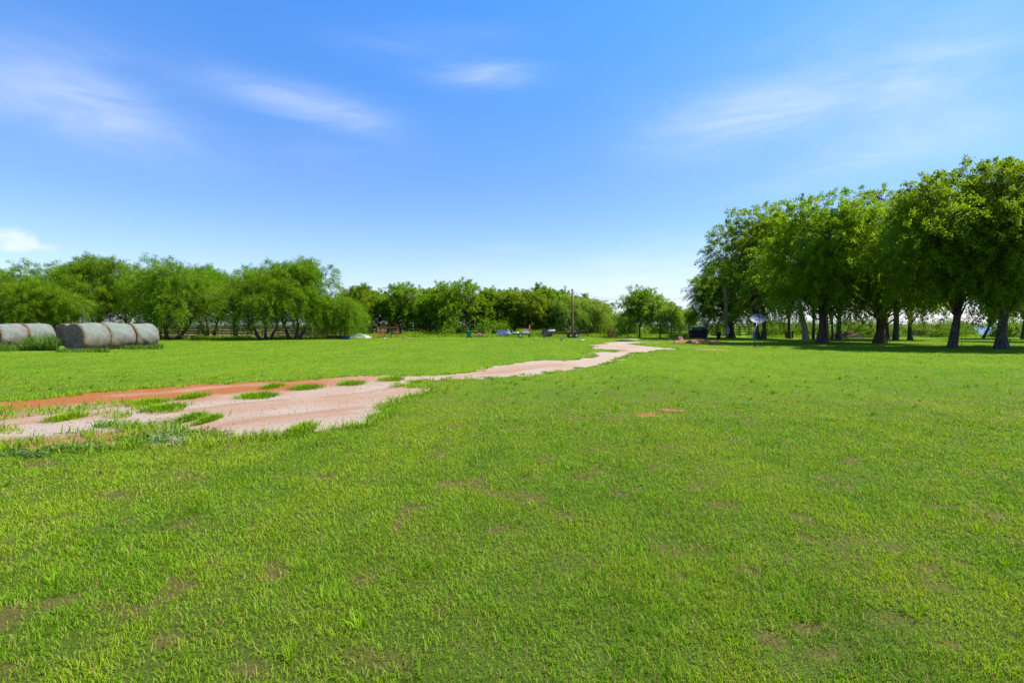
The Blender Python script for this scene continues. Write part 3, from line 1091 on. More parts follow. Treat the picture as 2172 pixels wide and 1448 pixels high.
# second row
t_twin = tree('shade_tree', at(1614, 58), 'round shade tree with twin dark trunks behind the satellite dish', M_BARK, M_ELM, GR,
     seed=106, H=15.6, R=6.3, hb=1.5, lobe_ok=lambda c, r: c[0] > -1.6 or c[2] - r > 6.0 or c[1] > 3.6, extra=((-4.0, 0, 9.6, 2.3), (-4.2, 1.0, 8.0, 2.0), (-3.4, -.5, 11.6, 2.3), (-2.5, -1, 13.2, 2.1), (-3, -2, 9, 2.3), (-2.2, -2.5, 11, 2.4), (-1, -3, 13, 2.1), (-4.4, 1.5, 9.8, 1.9), (-3.6, 1.5, 11.0, 2.0)), tr=.50, lr=.34, trunks=((-.35, 0, -.9, 0), (.30, 0, .5, .3)), **big)
tree('shade_tree', at(1552, 66), 'lowest bushy shade tree with foliage nearly to the grass behind the meter pole', M_BARK, M_HACK, GR,
     seed=107, H=10.4, R=5.3, hb=.9, tr=.55, lr=.38, extra=((-4, 0, 6.3, 2.0), (-2, -1, 8.0, 2.3), (1, -1, 8.8, 2.3), (-1, -2, 6.5, 2.2), (-3.6, 0, 2.6, 1.5), (-3.9, -.5, 3.9, 1.4), (-3.0, -1, 5.2, 1.5)), **big)
bk = dict(leaf=.19, aspect=.46, leaves=55, sprays=32, nl=24, L=1.1, droop=.5, sigma=.15)
b1 = tree('background_tree', at(1778, 52), 'slender dark tree with a slanting trunk just right of the tallest shade tree', M_BARKM, M_HACK, GB,
          seed=111, H=11.0, R=4.4, hb=2.0, tr=.36, lr=.36, **bk)
b2 = tree('background_tree', at(1899, 52), 'background tree with a stout grey trunk right of the broad flared trunk', M_BARKM, M_HACK, GB,
          seed=112, H=11.5, R=4.6, hb=2.0, tr=.46, lr=.36, flare=1.2, **bk)
again(b1, at(1931, 54), 'background tree with a thin straight dark trunk, left of the forked shade tree', 2.1, (.9, .9, .85))
again(b2, at(1725, 55), 'background tree with a thin crooked trunk, between the pale trunk and the tallest tree', 1.2, (.55, .55, .9))
again(b1, at(1882, 58), 'background tree with a forked trunk half hidden by the broad flared trunk', 4.0, (.9, .9, .95))
again(b2, at(1675, 60), 'background tree with a brown trunk standing over the wooden box', 3.3, (.7, .7, .85))
again(b1, at(1765, 53.5), 'background tree with a thin curving stem, right beside the tallest tree', 5.1, (.45, .45, .8))
again(b2, at(2085, 62), 'leaning background tree in front of the blue water', 5.6, (.55, .55, .6)).rotation_euler = (0, .42, 0)
again(b1, (58, 58), 'background tree deep in the shade at the right edge', .6, 1.0)
again(b2, (50, 47), 'background tree behind the dark shade tree at the right edge', 2.6, 1.0)
# bare pale trunks
def bare_tree(px, d, label, h, r0, pts, limb):
    o = empty('bare_tree', (*at(px, d), 0), 0, label, 'tree', 'bare pale trunks under the shade trees')
    mb = MB()
    mb.tube(pts, r0, 12)
    mb.build('trunk', M_BARKP, o, smooth=True)
    if limb:
        mb = MB(); mb.tube(limb[0], limb[1], 10); mb.build('limb', M_BARKP, o, smooth=True)
    return o


bare_tree(1708, 51, 'bare cream-coloured trunk leaning left, stripped of bark', 4.5, [.42, .34, .28, .23, .19, .13, .08],
          [(.12, 0, -.1), (.05, 0, .25), (-.05, 0, 1.2), (-.22, 0, 2.1), (-.42, .1, 3.0), (-.5, .1, 4.2), (-.4, .1, 5.2)],
          ([(-.15, 0, 1.5), (-.42, -.1, 1.95), (-.6, -.1, 2.6), (-.7, 0, 3.4)], [.2, .16, .12, .07]))
bare_tree(1752, 54, 'pale straight bare trunk directly behind the tallest shade tree', 4.5, [.36, .27, .25, .22, .16],
          [(0, 0, -.1), (0, 0, .3), (-.02, 0, 1.6), (-.1, 0, 3.2), (-.1, 0, 5.0)], None)

# left-hand mesquites
GM = 'feathery mesquite trees along the left fence'
mq = dict(th=.5, leaf=.135, aspect=.36, leaves=90, sprays=44, nl=30, L=1.15, droop=.65, sigma=.17, upb=.5, tfork=.35, limb_r=.5, low=-.75, lr=.33)
m1 = tree('mesquite_tree', at(365, 56.5), 'mesquite with dark twin stems and a long low limb, right of the hay bales', M_BARK, M_MESQ, GM,
          seed=201, H=9.3, R=5.4, hb=1.6, tr=.46, trunks=((-.5, 0, -.7, 0), (.35, 0, 3.4, .2)), **mq)
m2 = tree('mesquite_tree', at(556, 56), 'wide mesquite on three leaning stems in front of the rail fence', M_BARK, M_MESQ, GM,
          seed=202, H=8.2, R=5.6, hb=1.4, tr=.42, trunks=((-.2, 0, -1.9, 0), (.3, 0, .2, 0), (.7, 0, 1.9, .3)), **mq)
m3 = tree('mesquite_tree', at(630, 57), 'tall mesquite with a spray reaching right, at the right end of the left row', M_BARK, M_MESQ, GM,
          seed=203, H=9.6, R=4.2, hb=1.4, tr=.48, trunks=((-.8, 0, -1.6, 0), (0, 0, 0, 0), (.15, 0, 1.9, .2)), outl=6,
          extra=((3.4, 0, 7.3, .9), (3.9, 0, 6.2, .7), (4.0, 0, 5.2, .5)), **mq)
again(m3, at(205, 58), 'tall open mesquite behind the middle hay bales', 2.0, (1.05, 1.05, 1.06))
again(m1, at(60, 59), 'broad mesquite behind the leftmost hay bales', 2.5, (1.05, 1.05, 1.0))
again(m2, at(120, 52), 'low bright mesquite close behind the hay bales', 3.0, (.8, .8, .72))
again(m1, at(-110, 58), 'mesquite cut by the left edge', 4.0, (1.1, 1.1, 1.0))
again(m2, at(-10, 50), 'low spreading mesquite at the left edge', 1.0, (.9, .9, .78))
again(m1, at(290, 64), 'mesquite further back behind the fence, seen between two nearer ones', .8, (1.1, 1.1, 1.02))
again(m3, at(440, 66), 'mesquite with a ragged crown rising behind the wide three-stemmed one', 4.4, (1.0, 1.0, 1.02))
again(m2, at(500, 66), 'mesquite behind the rail fence, left of the tall end tree', 5.0, (1.0, 1.0, 1.1))
wl = dict(leaf=.14, aspect=.34, leaves=70, sprays=36, nl=18, L=1.3, droop=1.1, sigma=.15, upb=.4)
m6 = tree('mesquite_tree', at(722, 60), 'small weeping mesquite above the dark water trough', M_BARK, M_MESQ, GM,
          seed=204, H=5.6, R=2.7, hb=.9, outl=7, tr=.2, low=-.8, lr=.38, trunks=((0, 0, .3, 0), (-.4, 0, -.9, 0)), **wl)

# far tree line
GF = 'trees in the far tree line'
fr = dict(leaf=.22, aspect=.48, leaves=52, sprays=34, nl=26, L=1.1, droop=.45, sigma=.17, low=-.6, lr=.36)
f1 = tree('hackberry_tree', at(770, 80), 'leftmost round dark tree of the far tree line, behind the white tarp', M_BARKM, M_HACK, GF, seed=301, H=8.2, R=4.4, hb=.7, tr=.3, **fr)
f2 = tree('hackberry_tree', at(862, 80), 'tall dark tree behind the orange livestock panel', M_BARKM, M_HACK, GF, seed=302, H=8.5, R=4.6, hb=.7, tr=.3, trunks=((0, 0, .3, 0), (-.7, 0, -1, 0)), **fr)
f3 = tree('hackberry_tree', at(962, 79), 'spreading two-stemmed tree left of the green bin', M_BARKM, M_HACK, GF, seed=303, H=8.5, R=4.9, hb=.9, tr=.34, trunks=((-.4, 0, -1, 0), (.5, 0, .8, 0)), **fr)
f4 = tree('hackberry_tree', at(1122, 80), 'broad smooth-topped tree behind the white trailer', M_BARKM, M_HACK, GF, seed=304, H=8.0, R=4.9, hb=.7, tr=.32, **fr)
again(f1, at(912, 83), 'tree filling the gap right of the orange livestock panel', 1.3, .98)
again(f2, at(1016, 82), 'tree with a ragged top behind the red mower deck', 2.2, (.9, .9, .92))
again(f3, at(1066, 82), 'tree behind the blue panel, lower than its right neighbour', 3.4, (.92, .92, .90))
again(f1, at(1176, 81), 'tree just left of the brown utility pole', 4.1, (1, 1, .92))
f5 = tree('willow_tree', at(1212, 77), 'pale drooping willow-like tree behind the brown utility pole', M_BARKM, M_WILLOW, GF, seed=305, H=6.3, R=3.3, hb=.8, tr=.2, low=-.8, lr=.38, **wl)
again(f5, at(1252, 78), 'drooping light green tree right of the brown utility pole', 2.0, (1.05, 1.05, 0.9))
again(f2, at(1292, 82), 'low dark tree behind the orange hay rake', 5.0, (.8, .8, .62))
again(f4, at(1240, 84), 'dark tree rising behind the drooping light green one', 1.0, (.9, .9, .84))
again(f4, at(700, 84), 'far tree seen past the end of the mesquite row', 1.9, (.9, .9, .78))
f6 = tree('hackberry_tree', at(1357, 68), 'upright tree with a single straight stem standing alone behind the track', M_BARKM, M_HACK, GF, seed=306, H=6.5, R=2.9, hb=1.5, tr=.15, lr=.36, outl=7,
          leaf=.2, aspect=.45, leaves=42, sprays=30, nl=20, L=.95, droop=.2, sigma=.14, low=-.6)
again(f5, at(1335, 74), 'light green tree close behind the lone upright one', 3.1, (.7, .7, .66))
f7 = tree('willow_tree', at(1400, 66), 'light green rounded tree right of the lone upright one', M_BARKM, M_WILLOW, GF, seed=307, H=5.1, R=2.5, hb=1.1, tr=.12, lr=.4,
          leaf=.16, aspect=.4, leaves=55, sprays=30, nl=16, L=.9, droop=.5, sigma=.14, low=-.6)
again(f7, at(1424, 62), 'slim young tree on a thin bare stem left of the dumpster', 1.0, (.62, .62, .78))
again(f7, at(1462, 72), 'wispy young tree behind the dumpster', 2.0, (.55, .55, .80))
again(f7, at(1442, 75), 'wispy sapling left of the dumpster, behind the fence', 3.0, (.45, .45, .78))

again(f3, at(815, 87), 'far tree behind the gap between the leftmost dark tree and the tall one', 2.9, (1.0, 1.0, .9))
again(f4, at(938, 87), 'far tree rising behind the left shoulder of the spreading two-stemmed tree', 4.6, (1.0, 1.0, .98))
again(f2, at(1092, 87), 'far tree behind the left flank of the broad smooth-topped tree', .4, (1.0, 1.0, .92))
again(f3, at(1150, 87), 'far tree behind the right flank of the broad smooth-topped tree', 5.5, (1.0, 1.0, .92))
# undergrowth mass behind the grove
def brush(seed, spots, n_per, leaf, name, mat, label):
    r = np.random.RandomState(seed)
    Vs, rn = [], []
    for (x, y, rx_, ry_, h) in spots:
        n = int(n_per * rx_ * h)
        u = unit(r.normal(0, 1, (n, 3))); u[:, 2] = np.abs(u[:, 2])
        q = (.55 + .5 * r.rand(n))[:, None]
        lump = 1 + .55 * (vnoise(u[:, 0] * 2 + x, u[:, 1] * 2 + u[:, 2] * 2 + y, 1.6, seed, 2) - .5)[:, None] * 2
        C = np.array([x, y, .1]) + u * q * lump * np.array([rx_, ry_, h])
        V, _ = leaf_quads(r, C, unit(u + r.normal(0, .6, u.shape)), np.full(n, leaf), .45, .6)
        Vs.append(V)
        cl = vnoise(C[:, 0], C[:, 2] * 1.5 + C[:, 1], 1.3, seed + 1, 2)
        rn.append(np.repeat(np.clip(cl * .8 + .4 * r.rand(n) - .1, 0, 1), 4))
    V = np.concatenate(Vs)
    o = link(name, raw_mesh(name, V, [np.arange(len(V)).reshape(-1, 4)], {'rnd': np.concatenate(rn)}), mat)
    return tag(o, label, 'undergrowth', kind='stuff')


r_ = np.random.RandomState(5)
spots = []
for px in list(range(1622, 2060, 21)) + list(range(2122, 2620, 26)):
    d = 66 + 8 * r_.rand()
    x, y = at(px + 10 * r_.rand(), d)
    spots.append((x, y, 1.3 + 1.2 * r_.rand(), 1.2, 1.0 + .8 * r_.rand() + (.35 if px > 2110 else 0)))
for px in (1625, 1640, 1660, 1690, 1715, 1790, 1815, 1850, 1900, 1950, 1985, 2010, 2030, 2045, 2150, 2180, 2300, 2450):
    x, y = at(px, 76)
    spots.append((x, y, 1.9, 1.5, 1.7 + 1.2 * r_.rand()))
brush(31, spots, 560, .21, 'undergrowth', M_SCRUB, 'bright green tangled brush growing along the far side behind the shade trees')
spots = []
for px in (640, 670, 760, 880, 900, 940, 960, 975, 1030, 1060, 1130, 1180, 1240, 1260, 1275, 1310, 1325, 1345, 1375, 1395, 1510, 1535, 1575):
    x, y = at(px + 8 * r_.rand(), 74 + 5 * r_.rand())
    spots.append((x, y, 1.3 + 1.0 * r_.rand(), 1.0, .9 + 1.5 * r_.rand()))
brush(33, spots, 520, .19, 'undergrowth', M_HACK, 'darker brush under the far tree line along the board fence')
# ------------------------------------------------------------------ object materials
M_BLK = simple('black_steel', (0.010, 0.010, 0.016), (0.022, 0.022, 0.032), 3, 0.6, .1)
M_DUMP = simple('dumpster_paint', (0.012, 0.012, 0.022), (0.026, 0.026, 0.040), 2, 0.55, .15)
M_LID = simple('dumpster_lid', (0.012, 0.014, 0.035), (0.030, 0.036, 0.085), 3, 0.4, .25)
M_RUST = simple('rusty_red', (0.175, 0.042, 0.020), (0.260, 0.085, 0.042), 7, 0.75, .25)
M_RUSTO = simple('rust_orange', (0.27, 0.080, 0.018), (0.38, 0.135, 0.035), 6, 0.75, .25)
M_ORANGE = simple('orange_paint', (0.42, 0.11, 0.012), (0.52, 0.19, 0.03), 5, 0.55, .15)
M_RED = simple('red_paint', (0.28, 0.020, 0.022), (0.38, 0.050, 0.045), 5, 0.5, .15)
M_GREENP = simple('green_plastic', (0.004, 0.135, 0.075), (0.008, 0.19, 0.11), 4, 0.5, .1)
M_DGREEN = simple('dark_green_plastic', (0.010, 0.026, 0.034), (0.018, 0.042, 0.052), 4, 0.5, .1)
M_BLUE = simple('blue_tub', (0.006, 0.022, 0.095), (0.012, 0.040, 0.150), 4, 0.45, .1)
M_BLUEP = simple('blue_sheet', (0.075, 0.105, 0.24), (0.17, 0.20, 0.33), 5, 0.6, .2, (1, 1, .3))
M_NAVY = simple('slate_sheet', (0.018, 0.030, 0.050), (0.045, 0.062, 0.085), 5, 0.6, .2, (1, 1, .2))
M_WHITE = simple('white_paint', (0.68, 0.67, 0.64), (0.80, 0.79, 0.76), 6, 0.55, .15)
M_TARP = simple('white_tarp', (0.24, 0.24, 0.24), (0.42, 0.41, 0.40), 4, 0.6, .5)
M_TAN = simple('tan_board', (0.28, 0.22, 0.15), (0.36, 0.29, 0.20), 6, 0.8, .2)
M_TYRE = simple('tyre_rubber', (0.010, 0.010, 0.011), (0.024, 0.024, 0.025), 12, 0.85, .2)
M_GALV = simple('galvanised', (0.22, 0.23, 0.24), (0.33, 0.34, 0.35), 9, 0.45, .1, metal=.3)
M_GREY = simple('grey_box', (0.28, 0.29, 0.29), (0.35, 0.36, 0.36), 8, 0.5, .05)
M_POLE = simple('pole_wood', (0.17, 0.115, 0.080), (0.27, 0.185, 0.130), 4, 0.9, .6, (6, 6, .25))
M_POLEO = simple('pole_wood_orange', (0.17, 0.075, 0.035), (0.26, 0.130, 0.065), 4, 0.9, .6, (6, 6, .25))
M_RAIL = simple('rail_wood', (0.085, 0.055, 0.040), (0.165, 0.120, 0.090), 5, 0.9, .5, (.4, 3, 6))
M_RAILD = simple('rail_wood_dark', (0.065, 0.038, 0.031), (0.135, 0.085, 0.070), 5, 0.9, .5, (.4, 3, 6))
M_POSTL = simple('post_wood_pale', (0.20, 0.135, 0.080), (0.30, 0.215, 0.135), 5, 0.9, .5, (4, 4, .4))
M_BOX = simple('crate_wood', (0.075, 0.032, 0.016), (0.135, 0.062, 0.032), 6, 0.85, .4, (4, 4, .5))
M_DISH = simple('dish_grey', (0.036, 0.058, 0.105), (0.100, 0.135, 0.200), 4, 0.6, 0, metal=.0, detail=3)
M_BLUEG = simple('blue_grey_metal', (0.045, 0.060, 0.105), (0.085, 0.105, 0.16), 5, 0.5, .1)
M_STONE = simple('red_stone', (0.18, 0.10, 0.065), (0.27, 0.18, 0.13), 5, 0.9, .6, bdist=.03)
M_WIRE = simple('cable_black', (0.02, 0.02, 0.022), (0.03, 0.03, 0.03), 3, 0.7, 0)
M_PVC = simple('pale_pipe', (0.38, 0.36, 0.33), (0.46, 0.44, 0.41), 3, 0.5, 0)

# ------------------------------------------------------------------ hay bales
m, nt = new_mat('net_wrap')
tco = nd(nt, 'ShaderNodeTexCoord').outputs['Object']
sp = nd(nt, 'ShaderNodeSeparateXYZ'); lk(nt, tco, sp.inputs[0])
oi = nd(nt, 'ShaderNodeObjectInfo').outputs['Random']
n1 = noise(nt, 1.5, 3, 0.6, (.35, 3.2, .35), dist=.3)
n2 = noise(nt, 9.0, 6, 0.75, (.30, 2.2, .30))
n3 = noise(nt, 2.2, 6, 0.7)
n4 = noise(nt, 34.0, 3, 0.7, (.5, 1, .5))
c = mixc(nt, ramp(nt, mth(nt, 'MULTIPLY_ADD', oi, .16, n1), 0.44, 0.68), (0.140, 0.118, 0.106), (0.118, 0.155, 0.122))
c = mixc(nt, mth(nt, 'MULTIPLY', ramp(nt, n3, 0.48, 0.66), 0.75), c, (0.200, 0.182, 0.168))
c = mixc(nt, mth(nt, 'MULTIPLY', ramp(nt, n3, 0.46, 0.30), 0.65), c, (0.095, 0.070, 0.060))
c = mixc(nt, mth(nt, 'MULTIPLY', ramp(nt, n2, 0.52, 0.72), 0.60), c, (0.280, 0.255, 0.240))
c = mixc(nt, mth(nt, 'MULTIPLY', ramp(nt, n2, 0.48, 0.30), 0.60), c, (0.075, 0.055, 0.048))
c = mixc(nt, mth(nt, 'MULTIPLY', ramp(nt, n4, 0.52, 0.28), 0.5), c, (0.060, 0.045, 0.040))
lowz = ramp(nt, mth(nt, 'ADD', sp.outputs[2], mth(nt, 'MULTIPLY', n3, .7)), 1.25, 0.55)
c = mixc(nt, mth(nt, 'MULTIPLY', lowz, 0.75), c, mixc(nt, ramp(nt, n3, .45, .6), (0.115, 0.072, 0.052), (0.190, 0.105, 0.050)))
rim = ramp(nt, mth(nt, 'ADD', mth(nt, 'ABSOLUTE', sp.outputs[1]), mth(nt, 'MULTIPLY', n3, .30)), 0.78, 0.90)
c = mixc(nt, mth(nt, 'MULTIPLY', rim, mth(nt, 'MULTIPLY_ADD', n3, 1.4, -.15)), c, mixc(nt, ramp(nt, n2, .4, .6), (0.24, 0.105, 0.032), (0.12, 0.080, 0.060)))
finish(nt, c, 0.85, mth(nt, 'ADD', n2, n4), 0.8, 0.02, spec=0.15)
M_NET = m
m, nt = new_mat('hay_end')
n1 = noise(nt, 7.0, 6, 0.75)
n2 = noise(nt, 40.0, 4, 0.7)
c = mixc(nt, ramp(nt, n1, 0.35, 0.65), (0.150, 0.095, 0.068), (0.320, 0.210, 0.155))
c = mixc(nt, mth(nt, 'MULTIPLY', ramp(nt, n2, 0.5, 0.7), 0.6), c, (0.30, 0.225, 0.18))
finish(nt, c, 0.95, mth(nt, 'ADD', n1, n2), 1.0, 0.05, spec=0.1)
M_HAYEND = m
m, nt = new_mat('loose_straw')
c = mixc(nt, attr(nt, 'rnd'), (0.12, 0.075, 0.035), (0.30, 0.19, 0.085))
finish(nt, c, 0.8, spec=0.2)
M_STRAW = m


def hay_bale(x, y, yaw, seed, label, front, rad=.865, ln=1.58):
    r = np.random.RandomState(seed)
    o = empty('hay_bale', (x, y, 0), yaw, label, 'hay bale', 'round hay bales in net wrap')
    nA = 72
    prof = [(-.5, .86), (-.492, .92), (-.47, .965), (-.43, .99)] + [(t, 1.0) for t in np.linspace(-.36, .36, 13)] + [(.43, .99), (.47, .965), (.492, .92), (.5, .86)]
    ph = np.arange(nA) / nA * 2 * np.pi

    def shape(rr, yy):
        X = np.cos(ph) * rr; Z = np.sin(ph) * rr
        bump = .085 * (vnoise(ph * 0 + np.cos(ph) * 1.3 + seed, np.sin(ph) * 1.3 + yy * 1.2, 1.4, seed, 3) - .5) * 2
        X, Z = X * (1 + bump), Z * (1 + bump)
        X = X * (1 + .07 * np.clip(-Z / rad, 0, 1))
        Z = Z * (1 - .05 * math.cos(yy * 2.2 + seed) ** 2)
        Z = np.where(Z < -.86 * rad, -.86 * rad + (Z + .86 * rad) * .15, Z)
        return np.stack([X, np.full(nA, yy) + .02 * bump * 5, Z + .88 * rad], 1)
    V = np.concatenate([shape(rad * k, t * ln) for t, k in prof])
    nr = len(prof)
    ii = (np.arange(nr - 1)[:, None] * nA + np.arange(nA)[None]).ravel()
    jj = (np.arange(nr - 1)[:, None] * nA + (np.arange(nA)[None] + 1) % nA).ravel()
    Fq = np.stack([ii, jj, jj + nA, ii + nA], 1)
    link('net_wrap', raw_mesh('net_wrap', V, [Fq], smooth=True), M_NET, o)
    for sgn in (-1, 1):
        rings = np.linspace(.86, .02, 14)
        Vs = []
        for k in rings:
            p = shape(rad * k, sgn * ln * .5)
            p[:, 1] += -sgn * .0 + sgn * (.05 * (1 - k / .86) * .6 + .05 * (vnoise(p[:, 0] + 9, p[:, 2], 5, seed + 7, 3) - .5) + .018 * math.sin(k * 60)) * (k < .85)
            Vs.append(p)
        V = np.concatenate(Vs)
        nr = len(rings)
        ii = (np.arange(nr - 1)[:, None] * nA + np.arange(nA)[None]).ravel()
        jj = (np.arange(nr - 1)[:, None] * nA + (np.arange(nA)[None] + 1) % nA).ravel()
        Fq = np.stack([ii, jj, jj + nA, ii + nA], 1)
        f = link('hay_face', raw_mesh('hay_face', V, [Fq], smooth=True), M_HAYEND, o)
    # loose straw at rims and foot
    n = 1500 if front else 700
    a = r.rand(n) * 2 * np.pi
    ee = np.where(r.rand(n) < .8, -1, 1)
    P = np.stack([np.cos(a) * rad * (.95 + .07 * r.rand(n)), ee * ln * (.5 - .10 * r.rand(n) ** 2), np.sin(a) * rad * .98 + .88 * rad], 1)
    k2 = r.rand(n) < .45
    P[k2, 2] = .02 + .15 * r.rand(k2.sum())
    P[k2, 0] = np.sign(r.rand(k2.sum()) - .5) * rad * (.55 + .3 * r.rand(k2.sum()))
    P[k2, 1] = (r.rand(k2.sum()) - .5) * ln
    P[:, 2] = np.maximum(P[:, 2], .02)
    V, Fq = leaf_quads(r, P, r.normal(0, 1, (n, 3)), np.full(n, .16), .05, .2)
    V[:, 2] = np.maximum(V[:, 2], .01)
    lo = link('loose_straw', raw_mesh('loose_straw', V, [Fq], {'rnd': np.repeat(r.rand(n), 4)}), M_STRAW, o)
    lo['kind'] = 'stuff'
    return o


AX = np.array([.27, .963]); YAW = -math.atan2(AX[0], AX[1])
s0 = np.array([-25.55, 29.75])
for i, (t, sd_, yw, lab) in enumerate(((.79, 1, .03, 'nearest round hay bale showing its dark frayed end to the lawn'),
                                       (2.38, 2, -.02, 'middle hay bale of the front row with orange straw along its foot'),
                                       (3.98, 3, .02, 'hay bale at the right end of the front row in smooth greenish wrap'))):
    p = s0 + AX * t
    hay_bale(p[0], p[1], YAW + yw, sd_, lab, i == 0, rad=(.865, .875, .865)[i])
s1 = np.array([-33.1, 36.5])
for t, sd_, yw, lab in ((-2.4, 4, .03, 'pale hay bale cut off by the left edge of the view'), (-.78, 5, -.03, 'hay bale of the rear row rising out of tall weeds'),
                        (1.7, 6, .0, 'hay bale of the rear row mostly hidden behind the nearest bale')):
    p = s1 + AX * t
    hay_bale(p[0], p[1], YAW + yw, sd_, lab, False)

# tall weeds round the bales
rs = np.random.RandomState(77)
parts = []


def weeds(n, pxa, pxb, pya, pyb, h0, h1, wid, r0=.1, r1=.75):
    px = pxa + (pxb - pxa) * rs.rand(n); py = pya + (pyb - pya) * rs.rand(n)
    d = HC * F / (py - HOR)
    xy = np.stack([(px - CX) / F * d, d], 1)
    cl = vnoise(xy[:, 0], xy[:, 1], 1.1, 91, 2)
    k = rs.rand(n) < cl * 1.6 - .15
    xy, cl = xy[k], cl[k]
    parts.append(blade_geo(rs, xy, 0.0, (h0 + (h1 - h0) * rs.rand(len(xy))) * (.45 + cl), wid, .1 + 1.0 * rs.rand(len(xy)), True, None, r0 + (r1 - r0) * rs.rand(len(xy))))


weeds(5500, 50, 122, 737, 744, .2, .85, .045)
weeds(3500, -260, 60, 738.5, 746, .2, .55, .04)
weeds(1800, 120, 232, 744, 747.5, .08, .25, .03)
weeds(1800, 255, 345, 737, 741, .12, .42, .035)
weeds(350, 72, 118, 733, 738, .7, 1.3, .04)
V, gr, rnd = join_geo(parts)
M_WEED = leafmat('weed_leaf', (0.050, 0.110, 0.018), (0.085, 0.165, 0.020), (0.17, 0.24, 0.05), .35)
tag(link('tall_weeds', raw_mesh('tall_weeds', V, gr, {'rnd': rnd}), M_WEED), 'tall rank weeds growing round the hay bales', 'weeds', kind='stuff')

# ------------------------------------------------------------------ fences
def fence(name, px0, d0, px1, d1, h, levels, label, railm, postm, step=2.3, rw=.10, gap=None, pr=.075, seed=0):
    r = random.Random(seed)
    a, b = Vector((*at(px0, d0), 0)), Vector((*at(px1, d1), 0))
    L = (b - a).length
    o = empty(name, a, 0, label, 'fence')
    n = max(1, round(L / step))
    dv = (b - a) / n
    side = Vector((0, 0, 1)).cross(dv).normalized() * -.001
    nrm = Vector((dv.y, -dv.x, 0)).normalized()
    for i in range(n + 1):
        p = dv * i
        mb = MB()
        hh = h + r.uniform(.0, .18)
        lx = r.uniform(-.04, .04)
        mb.tube([p + Vector((0, 0, -.1)), p + Vector((lx * .5, 0, hh * .5)), p + Vector((lx, 0, hh))], [pr, pr * .95, pr * .88], 8)
        mb.build('post', postm if not isinstance(postm, tuple) else postm[i % len(postm)], o)
    for z in levels:
        mb = MB()
        for i in range(n):
            if gap and gap(i, z): continue
            p, q = dv * i + nrm * (pr + .02), dv * (i + 1) + nrm * (pr + .02)
            mb.bar(p + Vector((0, 0, z + r.uniform(-.03, .03))), q + Vector((0, 0, z + r.uniform(-.03, .03))) - dv.normalized() * .01, .03, rw * r.uniform(.85, 1.15))
        mb.build('rail', railm, o)
    return o


fence('rail_fence', 338, 63, 700, 65, 1.38, (.35, .66, .95, 1.24), 'weathered four-rail wooden fence behind the mesquites', M_RAIL, (M_POSTL, M_RAIL, M_RAIL), seed=1, rw=.12)
fence('rail_fence', 120, 74, 690, 75, 1.5, (.4, .75, 1.1, 1.42), 'second wooden rail fence further back across the dry paddock', M_RAIL, M_RAIL, seed=2, rw=.13)
fence('board_fence', 700, 80, 962, 80, 1.5, (.25, .5, .75, 1.0, 1.22, 1.42), 'dark reddish close-boarded fence behind the orange livestock panel', M_RAILD, M_RAILD, seed=3, rw=.17)
fence('board_fence', 966, 80, 1175, 80, 1.45, (.3, .62, .95, 1.3), 'dark board fence with wide gaps behind the green bin and white trailer', M_RAILD, M_RAILD, seed=4, rw=.19)
fence('board_fence', 1180, 81, 1345, 81, 1.3, (.3, .62, .95), 'low dark fence in the shade behind the red flatbed trailer', M_RAILD, M_RAILD, seed=5, rw=.16)
fence('board_fence', 1368, 77, 1462, 75, 1.55, (.25, .5, .75, 1.0, 1.25, 1.48), 'brown boarded fence left of the dumpster', M_RAIL, M_RAILD, seed=6, rw=.19)
fence('board_fence', 1500, 75, 1604, 74, 1.45, (.35, .7, 1.05, 1.38), 'brown rail fence right of the dumpster behind the meter pole', M_RAIL, M_RAILD, seed=7, rw=.14)
fence('rail_fence', 1915, 70, 1985, 70, 1.0, (.3, .55, .8), 'short low rail fence under the background trees', M_RAIL, M_RAIL, seed=8, rw=.10)

# standalone posts and stakes
def post(name, px, d, h, r, mat, label, lean=(0, 0), cat='post'):
    mb = MB()
    mb.tube([(0, 0, -.1), (lean[0] * .5, lean[1] * .5, h * .5), (lean[0], lean[1], h)], [r, r * .95, r * .85], 8)
    o = mb.build(name, mat, None, True)
    o.location = (*at(px, d), 0)
    return tag(o, label, cat)


post('gate_post', 341, 58, 1.75, .10, M_RUST, 'red-brown steel gate post just right of the hay bales')
post('fence_post', 171, 46, 3.2, .05, M_BLK, 'thin dark leaning post sticking up behind the nearest hay bale', (.25, 0))
post('stake', 1131, 52, .5, .02, M_BLK, 'thin dark stake in the lawn right of the white trailer', cat='stake')
post('stake', 2040, 39, .6, .018, M_BLK, 'thin dark stake in the grass right of the forked shade tree', cat='stake')
post('stake', 1497, 55, .28, .025, M_BLK, 'short leaning stick beyond the dirt mound', (.16, 0), cat='stake')

# ------------------------------------------------------------------ wheels
def wheel(parent, x, y, z, rad, wid, rimm, name='wheel'):
    e = bpy.data.objects.new(name, None); COL.objects.link(e); e.parent = parent; e.location = (x, y, z)
    mb = MB()
    mb.lathe([(rad * .62, -wid / 2), (rad * .92, -wid / 2), (rad, -wid * .3), (rad, wid * .3), (rad * .92, wid / 2), (rad * .62, wid / 2), (rad * .60, 0), (rad * .62, -wid / 2)], 28, M=RX90)
    mb.build('tyre', M_TYRE, e, True)
    mb = MB()
    mb.lathe([(.0, -wid * .30), (rad * .20, -wid * .34), (rad * .28, -wid * .20), (rad * .52, -wid * .26), (rad * .61, -wid * .50), (rad * .61, wid * .5), (rad * .3, wid * .3), (0, wid * .3)], 24, M=Matrix.Rotation(-math.pi / 2, 3, 'X') @ Matrix.Scale(-1, 3, Vector((0, 0, 1))))
    mb.build('rim', rimm, e, True)
    return e


